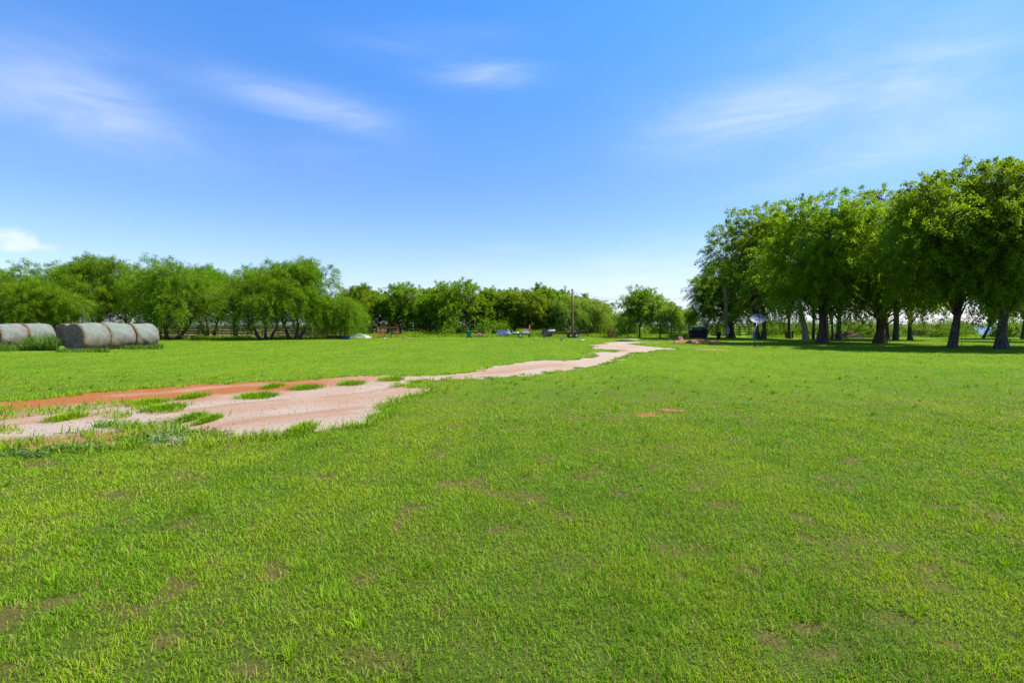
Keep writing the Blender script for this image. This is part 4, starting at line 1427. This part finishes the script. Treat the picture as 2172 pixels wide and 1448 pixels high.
# red flatbed trailer
d = 66.0
X0, Y0 = at(1203, d)
tl = empty('flatbed_trailer', (X0, Y0, 0), .02, 'long rusty red flatbed trailer with white wheels behind the brown utility pole', 'trailer')
mb = MB()
for y in (0, 1.9): mb.box((0, y, .56), (4.7, .09, .16))
for x in (-2.3, -1.4, -.5, .4, 1.3, 2.2): mb.box((x, .95, .55), (.08, 1.80, .10))
mb.build('frame', M_RUST, tl)
mb = MB()
for k in range(9): mb.box((0, .12 + k * .21, .67), (4.6, .19, .045))
mb.build('deck', M_RAIL, tl)
mb = MB(); mb.box((0, -.06, .80), (4.6, .05, .06)); mb.box((0, 1.96, .80), (4.6, .05, .06))
for x in (-2.2, -1.3, -.4, .5, 1.4, 2.2): mb.box((x, -.07, .68), (.06, .045, .26))
mb.build('side_rail', M_RUST, tl)
mb = MB(); mb.bar((-2.35, .1, .5), (-3.1, .95, .42), .1); mb.bar((-2.35, 1.8, .5), (-3.1, .95, .42), .1); mb.box((-3.25, .95, .42), (.35, .09, .09))
mb.build('tongue', M_RUST, tl)
mb = MB(); mb.tube([(-2.95, .95, .02), (-2.95, .95, .75)], .035); mb.box((-2.95, .95, .03), (.22, .22, .05))
mb.build('jack', M_BLK, tl)
mb = MB(); mb.tube([(.02, -.05, .22), (.02, -.05, .80)], .05); mb.box((.02, -.05, .22), (.16, .10, .30))
mb.build('corner_post', M_RUSTO, tl)
mb = MB()
mb.hexa([(.05, -.28, .62), (1.75, -.28, .62), (1.75, -.05, .62), (.05, -.05, .62), (.25, -.28, .70), (1.55, -.28, .70), (1.55, -.05, .70), (.25, -.05, .70)])
mb.build('fender', M_RUST, tl)
for x in (.48, 1.22):
    wheel(tl, x, -.16, .30, .30, .2, M_WHITE)
    wheel(tl, x, 2.06, .30, .30, .2, M_WHITE)
mb = MB(); mb.bar((2.35, .3, .68), (2.95, .3, .18), .07); mb.bar((2.35, 1.6, .68), (2.95, 1.6, .18), .07)
for k in range(4): mb.box((2.45 + k * .14, .95, .58 - k * .115), (.05, 1.3, .04))
mb.build('ramp', M_RUST, tl)
mb = MB(); mb.bar((1.5, .6, .72), (.95, .6, 1.55), .05); mb.build('stake_bar', M_BLK, tl)
# things on it
mb = MB()
r = np.random.RandomState(4)
ring = []
for k, (x, s_) in enumerate(((-.55, .06), (-.48, .15), (-.2, .20), (.15, .18), (.42, .14), (.5, .05))):
    ring.append(((x, 0, .18 + .02 * math.sin(k * 2)), s_))
mb.tube([p for p, s_ in ring], [s_ for p, s_ in ring], 10)
o = mb.build('tarp_roll', M_TARP, None, True); o.location = (X0 - 1.95, Y0 + .5, .69); o.rotation_euler = (0, -.12, .3)
tag(o, 'rolled white tarp lying on the tongue end of the red flatbed trailer', 'tarp')
mb = MB()
for k in range(8): mb.box((-.5 + k * .14, 0, .03 + .02 * (k % 2)), (.142, .9, .02))
mb.box((0, -.3, 0), (1.1, .06, .03)); mb.box((0, .3, 0), (1.1, .06, .03))
o = mb.build('metal_sheet', M_GALV); o.location = (X0 + 1.9, Y0 + .7, .90); tag(o, 'pale ribbed metal sheet on the right end of the red flatbed trailer', 'metal sheet')
mb = MB(); mb.box((0, 0, .09), (.9, .12, .18)); mb.box((0, .5, .09), (.9, .12, .18)); mb.box((0, .25, .20), (1.0, .7, .03))
o = mb.build('pallet', M_RAIL); o.location = (X0 + 1.9, Y0 + .45, .693); tag(o, 'wooden skid under the ribbed metal sheet on the red trailer', 'skid')

# white trailer
X0, Y0 = at(1100, 66)
tw = empty('utility_trailer', (X0, Y0, 0), -.03, 'small white-decked utility trailer with one white wheel showing, left of the utility pole', 'trailer')
mb = MB(); mb.box((.25, 0, .46), (2.3, .08, .1)); mb.box((.25, 1.3, .46), (2.3, .08, .1)); mb.box((-.86, .65, .46), (.08, 1.22, .1)); mb.box((1.36, .65, .46), (.08, 1.22, .1))
mb.build('frame', M_BLK, tw)
mb = MB(); mb.bar((-.9, .1, .50), (-1.55, .65, .66), .10); mb.bar((-.9, 1.2, .50), (-1.55, .65, .66), .10); mb.bar((-1.5, .65, .66), (-1.75, .65, .74), .11, .14)
mb.build('tongue', M_WHITE, tw)
mb = MB(); mb.bar((-1.25, .65, .6), (-1.38, .65, 1.15), .09, .12); mb.box((-1.2, .65, .82), (.2, .2, .18))
mb.build('winch_stand', M_WHITE, tw)
mb = MB(); mb.box((-.35, .65, .60), (1.05, 1.2, .10)); mb.box((-.55, .2, .70), (.3, .3, .12)); mb.box((-.1, .5, .69), (.25, .4, .1))
mb.build('deck', M_WHITE, tw, bevel=.015)
mb = MB(); mb.box((.95, .65, .58), (.85, 1.22, .28)); mb.box((.95, .02, .74), (.9, .08, .06)); mb.box((.95, 1.28, .74), (.9, .08, .06))
mb.build('cargo_box', M_WHITE, tw, bevel=.02)
mb = MB(); mb.tube([(.00, -.12, .42), (.08, -.12, .60), (.25, -.12, .68), (.42, -.12, .60), (.50, -.12, .42)], .04, 6)
mb.build('fender', M_RUST, tw)
wheel(tw, .25, -.13, .27, .27, .18, M_WHITE); wheel(tw, .25, 1.43, .27, .27, .18, M_WHITE)
mb = MB(); mb.box((0, 0, .17), (.72, .5, .34)); mb.box((0, -.255, .30), (.70, .012, .04))
o = mb.build('tan_box', M_TAN, bevel=.02); o.location = (X0 + .95, Y0 + .65, .775); tag(o, 'tan cardboard-coloured box on the white utility trailer', 'box')
post('gate_post', 1123, 67.5, 1.65, .11, M_RUST, 'thick rusty red post at the right end of the white trailer')

# orange hay rake
X0, Y0 = at(1299, 63.5)
hr = empty('hay_rake', (X0, Y0, 0), 0, 'orange farm implement with two spoked rake wheels at the far end of the track', 'farm implement')
mb = MB(); mb.box((0, 0, .22), (1.25, .12, .12)); mb.box((0, .5, .22), (1.15, .1, .1)); mb.box((-.58, .25, .22), (.1, .42, .1)); mb.box((.58, .25, .22), (.1, .42, .1))
for x in (-.55, -.2, .25, .58): mb.box((x, -.02, .08), (.16, .2, .17))
mb.build('frame', M_RUSTO, hr)
mb = MB(); mb.hexa([(-.58, .22, .30), (-.12, .22, .30), (-.12, .36, .30), (-.58, .36, .30), (-.42, .24, 1.25), (-.28, .24, 1.25), (-.28, .34, 1.25), (-.42, .34, 1.25)])
mb.build('mast', M_ORANGE, hr)
mb = MB(); mb.bar((-.35, .28, 1.1), (.35, .15, .75), .07); mb.bar((0, .1, .28), (.02, .1, .85), .08); mb.bar((.62, .1, .28), (.5, .1, .9), .06)
mb.build('arm', M_RUST, hr)
for (x, z, rr) in ((-.34, .56, .33), (.36, .62, .36)):
    e = bpy.data.objects.new('rake_wheel', None); COL.objects.link(e); e.parent = hr; e.location = (x, -.08, z)
    mb = MB()
    ring = [(math.cos(a) * rr, 0, math.sin(a) * rr) for a in np.linspace(0, 2 * math.pi, 25)]
    mb.tube(ring, .035, 6, False)
    mb.build('hoop', M_TYRE if x < 0 else M_BLUEG, e, True)
    mb = MB()
    for k in range(6):
        a = k * math.pi / 6
        mb.bar((math.cos(a) * rr, 0, math.sin(a) * rr), (-math.cos(a) * rr, 0, -math.sin(a) * rr), .03)
    mb.lathe([(0, -.06), (.08, -.06), (.08, .06), (0, .06)], 12, M=RX90)
    mb.build('spokes', M_RUSTO, e)

# red mower deck
X0, Y0 = at(1016, 66)
md = empty('mower_deck', (X0, Y0, 0), .05, 'low red rotary mower attachment on the grass right of the green bin', 'mower')
mb = MB(); mb.hexa([(-.78, 0, .14), (.78, 0, .14), (.78, 1.3, .14), (-.78, 1.3, .14), (-.68, .08, .36), (.68, .08, .36), (.68, 1.2, .36), (-.68, 1.2, .36)])
mb.build('deck', M_RED, md, bevel=.03)
mb = MB(); mb.box((-.72, -.02, .10), (.06, .5, .2)); mb.box((.72, -.02, .10), (.06, .5, .2)); mb.build('skid', M_TAN, md)
mb = MB(); mb.box((.0, .6, .45), (.3, .3, .18)); mb.bar((-.3, .2, .36), (0, .5, .62), .05); mb.bar((.3, .2, .36), (0, .5, .62), .05); mb.bar((.7, .7, .38), (1.05, .9, .42), .05)
mb.build('hitch', M_GALV, md)

# green bin
X0, Y0 = at(995, 66)
gb = empty('wheelie_bin', (X0, Y0, 0), .1, 'bright green plastic bin standing by the dark board fence', 'bin')
mb = MB(); mb.hexa([(-.23, -.23, .06), (.23, -.23, .06), (.23, .23, .06), (-.23, .23, .06), (-.30, -.30, .80), (.30, -.30, .80), (.30, .30, .80), (-.30, .30, .80)])
mb.build('body', M_GREENP, gb, bevel=.03)
mb = MB(); mb.box((0, 0, .83), (.66, .66, .05)); mb.hexa([(-.32, -.32, .855), (.32, -.32, .855), (.32, .32, .855), (-.32, .32, .855), (-.2, -.2, .90), (.2, -.2, .90), (.2, .2, .90), (-.2, .2, .90)])
mb.build('lid', M_GREENP, gb, bevel=.01)
wheel(gb, -.28, .22, .1, .1, .06, M_BLK); wheel(gb, .28, .22, .1, .1, .06, M_BLK)

# blue panel and slate sheet leaning at the fence
def panel(name, px0, px1, d, h, mat, label, lean):
    xa, xb = at(px0, d)[0], at(px1, d)[0]
    o = empty(name, (xa, d, 0), 0, label, 'panel')
    mb = MB(); n = int((xb - xa) / .2)
    for k in range(n):
        w_ = (xb - xa) / n
        mb.hexa([(k * w_, 0, .05), (k * w_ + w_ * .97, 0, .05), (k * w_ + w_ * .97, .03, .05), (k * w_, .03, .05),
                 (k * w_, lean, h), (k * w_ + w_ * .97, lean, h), (k * w_ + w_ * .97, lean + .03, h), (k * w_, lean + .03, h)])
    mb.build('sheet', mat, o)
    mb = MB(); mb.bar((0, .06, .3), (xb - xa, .06, .3), .05); mb.bar((0, lean * .8 + .07, h * .8), (xb - xa, lean * .8 + .07, h * .8), .05); mb.build('batten', M_RAILD, o)
    return o


panel('sheet_panel', 1054, 1080, 70, .98, M_BLUEP, 'faded blue sheet panel leaning behind the white trailer', .25)
panel('sheet_panel', 1149, 1172, 70, 1.05, M_NAVY, 'dark slate-blue sheet panel in the shade left of the red flatbed trailer', .2)

# livestock panels
def stock_panel(px0, px1, d0, d1, label, mat, h=1.32):
    a, b = Vector((*at(px0, d0), 0)), Vector((*at(px1, d1), 0))
    v = b - a
    o = empty('livestock_panel', a, 0, label, 'livestock panel', 'steel livestock panels')
    mb = MB()
    mb.tube([(0, 0, 0), (0, 0, h), tuple(v + Vector((0, 0, h))), tuple(v)], .035, 8)
    mb.build('frame', mat, o)
    mb = MB()
    for z in (.25, .46, .68, .9, 1.1): mb.tube([Vector((0, 0, z)), v + Vector((0, 0, z))], .022, 6)
    mb.build('rails', mat, o)
    for t in (.30, .62):
        mb = MB(); mb.box(v * t + Vector((0, -.01, h / 2)), (.05, .03, h - .12)); mb.build('upright', mat, o)
    return o


stock_panel(803, 845, 61.5, 61.5, 'orange-red livestock panel facing the lawn below the tall far tree', M_RUSTO)
stock_panel(800, 809, 61.3, 65, 'rusty livestock panel running back from the left end of the orange one', M_RUSTO)
# black trough + blue tub
X0, Y0 = at(710, 57)
tr_ = empty('stock_trough', (X0, Y0, 0), 0, 'long low black trough frame left of the blue tub', 'trough')
mb = MB(); mb.box((0, 0, .38), (1.9, .06, .08)); mb.box((0, .8, .38), (1.9, .06, .08)); mb.box((-.92, .4, .38), (.06, .74, .08)); mb.box((.92, .4, .38), (.06, .74, .08))
mb.build('rim', M_BLK, tr_)
mb = MB(); mb.hexa([(-.8, .1, .12), (.8, .1, .12), (.8, .7, .12), (-.8, .7, .12), (-.88, .035, .34), (.88, .035, .34), (.88, .765, .34), (-.88, .765, .34)]); mb.build('basin', simple('trough_brown', (.02, .013, .010), (.05, .03, .022), 4), tr_)
for x in (-.86, .86):
    for y in (0.02, .78):
        mb = MB(); mb.box((x, y, .17), (.06, .06, .34)); mb.build('leg', M_BLK, tr_)
X0, Y0 = at(733, 56.5)
bt = empty('water_tub', (X0, Y0, 0), 0, 'dark blue rectangular water tub on the grass below the weeping mesquite', 'tub')
mb = MB(); mb.hexa([(-.38, -.2, .01), (.38, -.2, .01), (.38, .35, .01), (-.38, .35, .01), (-.44, -.26, .36), (.44, -.26, .36), (.44, .41, .36), (-.44, .41, .36)]); mb.build('body', M_BLUE, bt, bevel=.03)
mb = MB(); mb.box((0, -.27, .37), (.96, .07, .05)); mb.box((0, .42, .37), (.96, .07, .05)); mb.box((-.45, .075, .37), (.07, .62, .05)); mb.box((.45, .075, .37), (.07, .62, .05)); mb.build('rim', M_BLK, bt)
# white tarp heap
def heap(name, x, y, rx_, ry_, h, mat, seed, n=40, rough=.25, power=1.0):
    r = np.random.RandomState(seed)
    th = np.linspace(0, 2 * np.pi, n * 2, endpoint=False)
    rr = np.linspace(0, 1, n // 2)
    T, Rr = np.meshgrid(th, rr)
    out = 1 + .22 * (vnoise(np.cos(T) * 1.5 + seed, np.sin(T) * 1.5, 1.2, seed, 2) - .5) * 2
    X = np.cos(T) * Rr * rx_ * out; Y = np.sin(T) * Rr * ry_ * out
    Z = h * np.clip(1 - Rr ** 2, 0, 1) ** power * (1 + rough * 2 * (vnoise(X + seed * 3, Y, 2.2 / max(rx_, .3) * 1.5, seed + 1, 4) - .5)) + rough * .25 * h * (vnoise(X, Y, 9 / max(rx_, .3), seed + 2, 3) - .5) * (Rr < .97)
    Z = np.where(Rr > .99, -.03, Z)
    V = np.stack([X.ravel(), Y.ravel(), Z.ravel()], 1)
    nr, nc = X.shape
    ii = (np.arange(nr - 1)[:, None] * nc + np.arange(nc)[None]).ravel()
    jj = (np.arange(nr - 1)[:, None] * nc + (np.arange(nc)[None] + 1) % nc).ravel()
    o = link(name, raw_mesh(name, V, [np.stack([ii, jj, jj + nc, ii + nc], 1)], smooth=True), mat, None, (x, y, 0))
    return o


x, y = at(763, 66)
tag(heap('tarp_heap', x, y, 1.5, .9, .50, M_TARP, 5, rough=.4), 'long white tarp-covered heap right of the blue tub', 'tarp heap')
x, y = at(815, 60.5)
tag(heap('pale_rock', x, y, .13, .12, .16, M_STONE if False else M_GALV, 6), 'small pale rock at the foot of the orange livestock panel', 'rock')
x, y = at(856, 63)
tag(heap('dark_rock', x, y, .22, .18, .22, M_RAILD, 9), 'small dark clod in the tall grass right of the orange livestock panel', 'rock')

# bucket
X0, Y0 = at(1191, 51.3)
bk_ = empty('bucket', (X0, Y0, 0), 0, 'small grey metal bucket on the lawn in front of the red flatbed trailer', 'bucket')
mb = MB(); mb.lathe([(.10, .0), (.115, .02), (.14, .27), (.148, .28), (.138, .285), (.11, .04), (0, .04)], 20); mb.build('pail', M_GALV, bk_, True)
mb = MB(); mb.tube([(-.14, 0, .27), (-.11, -.03, .36), (0, -.05, .40), (.11, -.03, .36), (.14, 0, .27)], .007, 6); mb.build('handle', M_BLK, bk_)

# ------------------------------------------------------------------ dumpster
X0, Y0 = at(1481, 63.5)
du = empty('dumpster', (X0, Y0, 0), -.06, 'dark blue-black steel dumpster with sloped lids at the far side of the lawn', 'dumpster')
mb = MB(); mb.hexa([(-.92, -.45, .10), (.92, -.45, .10), (.92, .75, .10), (-.92, .75, .10), (-.96, -.62, 1.02), (.96, -.62, 1.02), (.96, .80, 1.02), (-.96, .80, 1.02)])
mb.build('body', M_DUMP, du, bevel=.02)
mb = MB(); mb.box((0, -.645, 1.03), (2.06, .08, .09)); mb.box((0, .825, 1.03), (2.06, .08, .09)); mb.box((-1.0, .09, 1.03), (.08, 1.37, .09)); mb.box((1.0, .09, 1.03), (.08, 1.37, .09)); mb.build('rim', M_DUMP, du)
for s_ in (-1, 1):
    mb = MB(); mb.hexa([(s_ * .5 - .47, -.66, 1.085), (s_ * .5 + .47, -.66, 1.085), (s_ * .5 + .47, .83, 1.34), (s_ * .5 - .47, .83, 1.34), (s_ * .5 - .47, -.66, 1.12), (s_ * .5 + .47, -.66, 1.12), (s_ * .5 + .47, .83, 1.39), (s_ * .5 - .47, .83, 1.39)])
    mb.box((s_ * .5 - .2, .08, 1.255), (.10, 1.3, .05), rx=math.atan2(.26, 1.49)); mb.box((s_ * .5 + .2, .08, 1.255), (.10, 1.3, .05), rx=math.atan2(.26, 1.49))
    mb.build('lid', M_LID, du, bevel=.01)
    mb = MB(); mb.hexa([(s_ * .975, -.60, 1.07), (s_ * .95, -.60, 1.07), (s_ * .95, .80, 1.07), (s_ * .975, .80, 1.07), (s_ * .975, .70, 1.10), (s_ * .95, .70, 1.10), (s_ * .95, .80, 1.33), (s_ * .975, .80, 1.33)]); mb.build('side_gusset', M_DUMP, du)
    mb = MB(); mb.box((s_ * 1.03, .1, .72), (.13, 1.0, .18)); mb.build('fork_pocket', M_DUMP, du)
    mb = MB(); mb.box((s_ * .8, .15, .05), (.14, 1.0, .10)); mb.build('skid', M_BLK, du)

# dark bin with faucet beside the meter pole
X0, Y0 = at(1524.5, 58)
tb = empty('trash_can', (X0, Y0, 0), 0, 'dark green trash can standing left of the meter pole', 'trash can')
mb = MB(); mb.lathe([(0, .02), (.20, .02), (.235, .68), (.25, .69), (.25, .73), (0, .73)], 20); mb.build('body', M_DGREEN, tb, True)
mb = MB(); mb.lathe([(.262, .70), (.266, .76), (.2, .81), (.0, .83)], 20); mb.box((0, 0, .845), (.14, .03, .03)); mb.build('lid', M_DGREEN, tb)
X0, Y0 = at(1532, 57.8)
fa = empty('yard_hydrant', (X0, Y0, 0), 0, 'white-topped yard hydrant right beside the dark green trash can', 'hydrant')
mb = MB(); mb.tube([(0, 0, 0), (0, 0, .55), (-.02, 0, .62)], .03); mb.build('standpipe', M_BLK, fa)
mb = MB(); mb.tube([(-.06, 0, .60), (.04, 0, .64), (.13, -.02, .70), (.17, -.03, .67)], [.045, .06, .05, .035], 10); mb.build('head', M_WHITE, fa, True)

# ------------------------------------------------------------------ utility poles
X0, Y0 = at(1214.5, 63.7)
P1 = (X0, Y0, 5.72)
up = empty('utility_pole', (X0, Y0, 0), 0, 'orange-brown wooden utility pole rising beside the red flatbed trailer', 'utility pole', 'wooden utility poles')
mb = MB(); mb.tube([(0, 0, -.2), (0, 0, 2), (-.02, 0, 4), (-.05, 0, 6.05)], [.135, .125, .11, .095], 12); mb.build('pole', M_POLEO, up, True)
mb = MB(); mb.lathe([(0, -.05), (.105, -.05), (.11, .15), (.0, .2)], 12, c=(-.05, 0, 5.93)); mb.build('cap', M_BLK, up)
mb = MB(); mb.tube([(.05, -.11, 5.7), (.16, -.12, 5.7)], .03, 8); mb.lathe([(0, -.06), (.05, -.05), (.035, 0), (.05, .05), (0, .06)], 10, c=(.16, -.12, 5.7)); mb.build('insulator', M_GALV, up)
X0, Y0 = at(1541, 60.8)
P2 = (X0 - .15, Y0, 6.1)
up2 = empty('utility_pole', (X0, Y0, 0), 0, 'grey-brown utility pole with meter box and conduit in front of the bushy shade tree', 'utility pole', 'wooden utility poles')
mb = MB(); mb.tube([(0, 0, -.2), (-.05, 0, 2), (-.12, 0, 4), (-.20, 0, 6.5)], [.135, .125, .115, .10], 12); mb.build('pole', M_POLE, up2, True)
mb = MB(); mb.tube([(.06, -.15, 1.4), (.03, -.15, 3), (-.02, -.15, 4.6), (-.06, -.14, 5.9), (-.10, -.16, 6.05), (-.15, -.2, 5.98)], .028, 8); mb.build('conduit', M_GALV, up2, True)
mb = MB(); mb.box((.10, -.19, .95), (.34, .16, .62)); mb.box((.10, -.275, .95), (.28, .012, .54)); mb.build('meter_box', M_GREY, up2, bevel=.015)
mb = MB(); mb.box((.06, -.18, 1.42), (.20, .14, .28)); mb.lathe([(0, -.0), (.085, .0), (.085, .09), (.06, .12), (0, .125)], 16, c=(.04, -.25, 1.42), M=RX90); mb.build('meter', M_GALV, up2)
mb = MB(); mb.tube([(.0, -.1, 2.95), (.12, -.14, 3.0), (.24, -.18, 2.98)], .02, 8); mb.lathe([(.05, .12), (.09, .05), (.13, -.12), (.10, -.2), (0, -.22)], 14, c=(.26, -.2, 2.88)); mb.build('yard_light', M_GALV, up2, True)
mb = MB(); mb.bar((-.17, -.12, 5.72), (-.60, -.15, 5.62), .03); mb.lathe([(0, -.05), (.045, -.04), (.03, 0), (.045, .04), (0, .05)], 10, c=(-.2, -.14, 6.1)); mb.build('bracket', M_GALV, up2)
mb = MB()
pts = []
a, b = Vector(P1) + Vector((.16, -.12, 0)), Vector(P2) + Vector((-.05, -.14, 0))
for i in range(25):
    t = i / 24
    p = a.lerp(b, t); p.z -= 1.35 * 4 * t * (1 - t)
    pts.append(p)
mb.tube(pts, .016, 6)
tag(mb.build('power_line', M_WIRE, None, True), 'thin sagging overhead wire strung between the two utility poles', 'wire')

# ------------------------------------------------------------------ satellite dish
X0, Y0 = at(1600, 36)
sa = empty('satellite_dish', (X0, Y0, 0), 0, 'grey oval satellite dish on a bent mast in the shaded lawn', 'satellite dish')
mb = MB(); mb.tube([(0, 0, -.1), (0, 0, 1.15)], .032, 10); mb.build('mast', M_BLUEG, sa, True)
mb = MB(); mb.box((-.03, -.01, .82), (.13, .10, .52)); mb.box((-.05, -.06, .60), (.18, .02, .28)); mb.build('clamp_plate', M_BLUEG, sa, bevel=.01)
for (a, b) in (((-.02, -.02, 1.05), (.2, .05, 1.62)), ((.06, .06, 1.0), (.24, .12, 1.62))):
    mb = MB(); mb.tube([a, b], .02, 8); mb.build('brace', M_GALV, sa, True)
DR = Matrix.Rotation(math.radians(52), 3, 'X') @ Matrix.Rotation(math.radians(-6), 3, 'Y')
prof = [(.0, 0), (.12, .006), (.22, .02), (.32, .042), (.42, .072), (.49, .10), (.50, .115), (.495, .12), (.48, .108), (.40, .075), (.30, .045), (.2, .026), (.1, .016), (0, .013)]
ctr = (.20, -.02, 1.88)
SC = Matrix.Diagonal((1.02, .78, 1))
# dish axis tips up and towards the lawn
mb = MB(); mb.lathe([(r_0, z_0) for r_0, z_0 in prof], 40, c=ctr, M=DR @ SC); mb.build('reflector', M_DISH, sa, True)
ax = DR @ Vector((0, 0, 1)); dn = DR @ Vector((0, -1, 0))
c0 = Vector(ctr)
tip = c0 + ax * .50 + dn * .10
mb = MB(); mb.tube([c0 + dn * .34 + ax * .06, c0 + dn * .26 + ax * .30, tip], .018, 8); mb.build('feed_arm', M_BLK, sa, True)
mb = MB(); mb.lathe([(0, -.06), (.035, -.06), (.045, .02), (.03, .08), (0, .085)], 14, c=tuple(tip), M=DR @ Matrix.Rotation(math.pi, 3, 'X')); mb.build('feed_horn', M_BLK, sa, True)
mb = MB(); mb.box(c0 - ax * .05, (.22, .16, .12)); mb.build('back_bracket', M_GALV, sa)
for k, (dx, dy, s_, lab) in enumerate(((.14, -.12, .10, 'small reddish stone at the foot of the satellite dish mast'), (-.25, -.1, .08, 'small brown stone left of the satellite dish mast'))):
    tag(heap('stone', X0 + dx, Y0 + dy, s_, s_ * .8, s_ * 1.0, M_STONE, 60 + k), lab, 'stone')

# ------------------------------------------------------------------ wooden box
X0, Y0 = at(1674, 63)
wb = empty('wooden_box', (X0, Y0, 0), .1, 'open-fronted reddish wooden box standing at the foot of a brown trunk', 'wooden box')
mb = MB()
mb.box((-.33, 0, .42), (.05, .5, .78)); mb.box((.33, 0, .42), (.05, .5, .78)); mb.box((0, .26, .42), (.71, .03, .78)); mb.build('side_boards', M_BOX, wb)
mb = MB(); mb.box((0, 0, .83), (.78, .58, .05)); mb.build('top', M_BOX, wb)
mb = MB(); mb.box((0, 0, .015), (.70, .50, .03)); mb.box((-.05, -.23, .42), (.05, .04, .70)); mb.box((.15, -.23, .42), (.05, .04, .70)); mb.build('slats', M_RUSTO, wb)

# ------------------------------------------------------------------ dirt mound, stones, pipes
m, nt = new_mat('mound_soil')
n1 = noise(nt, 4.0, 5, 0.7); n2 = noise(nt, 25, 4, .7)
c = mixc(nt, ramp(nt, n1, .35, .65), (0.21, 0.078, 0.024), (0.30, 0.145, 0.055))
c = mixc(nt, mth(nt, 'MULTIPLY', ramp(nt, n2, .5, .75), .5), c, (0.33, 0.2, 0.09))
finish(nt, c, .95, n2, .9, .04, spec=.1)
x, y = G(1483, 725.5)
tag(heap('dirt_mound', x, y, 2.45, 3.4, .17, m, 11, 80, rough=.9, power=.7), 'low spread of orange-red dirt and rubble in front of the dumpster', 'dirt mound')
for k, (px, py, s_, lab) in enumerate(((1442, 724.2, .30, 'largest flat stone at the left end of the dirt mound'), (1463, 728.0, .26, 'flat grey-brown stone at the front of the dirt mound, nearer its left end'),
                                       (1432, 727.2, .15, 'small stone at the front left corner of the dirt mound'), (1476, 727.6, .17, 'small stone in the middle of the front edge of the dirt mound'), (1422, 722.0, .07, 'tiny white stone in the grass left of the dirt mound'))):
    x, y = G(px, py)
    tag(heap('stone', x, y, s_ * 1.4, s_, s_ * (1.1 if k else 1.5), M_WHITE if k == 4 else M_STONE, 80 + k, rough=.5), lab, 'stone')


def pipe(px0, px1, py, label, r=.05):
    x0, y0 = G(px0, py); x1, y1 = G(px1, py)
    mb = MB(); mb.tube([(x0, y0, r), ((x0 + x1) / 2, y0 + .05, r), (x1, y1 + .1, r)], r, 8)
    return tag(mb.build('pipe', M_PVC, None, True), label, 'pipe')


pipe(1316, 1354, 721.3, 'long pale pipe lying in the grass behind the far end of the track')
pipe(1227, 1240, 722.8, 'short pale pipe lying in the grass right of the brown utility pole', .06)
x, y = G(1318, 724); mb = MB(); mb.box((0, 0, .05), (1.1, .12, .10), rz=.1); mb.box((.8, .15, .05), (.7, .10, .09), rz=-.15)
o = mb.build('old_timber', M_RAIL); o.location = (x, y, 0); tag(o, 'short weathered timbers at the back edge of the gravel', 'timber')
# brush pile under the grove
x, y = at(1795, 62)
bp = MB()
rr_ = random.Random(3)
for k in range(46):
    a = rr_.uniform(-.5, .5) + (math.pi if rr_.random() < .5 else 0)
    L = rr_.uniform(.8, 2.2)
    cx_, cy_, cz = rr_.uniform(-1.3, 1.3), rr_.uniform(-.6, .6), 0
    cz = rr_.uniform(.08, .95) * max(.1, 1 - abs(cx_) / 1.9)
    dz = rr_.uniform(-.25, .25)
    p0 = Vector((cx_ - math.cos(a) * L / 2, cy_ - math.sin(a) * L / 2, max(.04, cz - dz))); p2 = Vector((cx_ + math.cos(a) * L / 2, cy_ + math.sin(a) * L / 2, max(.04, cz + dz)))
    p1 = (p0 + p2) / 2 + Vector((0, 0, rr_.uniform(-.02, .18)))
    bp.tube([p0, p1, p2], [.05 * rr_.uniform(.5, 1.3), .04, .015], 6)
o = bp.build('brush_pile', simple('dead_branch', (.085, .05, .038), (.17, .11, .085), 5, .9, .4), None, True); o.location = (x, y, 0)
tag(o, 'pile of bare dead branches behind the grove, between two background trunks', 'brush pile')

# ------------------------------------------------------------------ single grass clumps standing on the track
def clump(px, py, wpx, label, seed, dark=False):
    r = np.random.RandomState(seed)
    x, y = G(px, py)
    wd = wpx / F * y
    n = int(600 + 420 * wd)
    q = np.stack([(r.rand(n) + r.rand(n) - 1) * wd * .42, r.normal(0, .13 + wd * .05, n)], 1)
    hd = np.arctan2(q[:, 1] + r.normal(0, .12, n), q[:, 0] + r.normal(0, .25, n))
    V, gr, rn = blade_geo(r, q, 0.0, (.05 + .10 * r.rand(n)) * (1 - .4 * np.abs(q[:, 0]) / wd), .011, .35 + 1.0 * r.rand(n), True, hd, .05 + .6 * r.rand(n))
    o = link('grass_clump', raw_mesh('grass_clump', V, gr, {'rnd': rn}), M_GRASS, None, (x, y, .004))
    return tag(o, label, 'grass clump', 'grass clumps growing on the dirt track')


clump(545, 842, 105, 'long low grass clump in the middle of the gravel, nearest the camera side of four', 1)
clump(578, 822, 42, 'small round grass clump between the orange dirt and the gravel', 2)
clump(650, 824, 80, 'bushy grass clump on the line between orange dirt and gravel', 3)
clump(745, 815, 75, 'grass clump farthest along the orange dirt, before the track narrows', 4)
clump(408, 843, 60, 'grass clump between the orange strip and a pale wedge of gravel', 5)
clump(350, 868, 90, 'spiky grass clump at the end of the grass strip dividing the track', 6)
clump(315, 856, 85, 'tall grass clump on the tip of the grass strip, behind the spiky one', 7)
clump(404, 890, 40, 'small sprawling clump of grass on bare pinkish dirt', 8)
clump(443, 894, 24, 'tiny reddish tuft of grass right of the small sprawling clump', 9)
clump(146, 888, 58, 'round grass clump alone on the lower pale track', 10)
clump(830, 806, 70, 'flat brownish grass clump just before the narrow neck of the track', 11)
clump(640, 914, 62, 'dark grass clump on the lower edge of the gravel', 12)
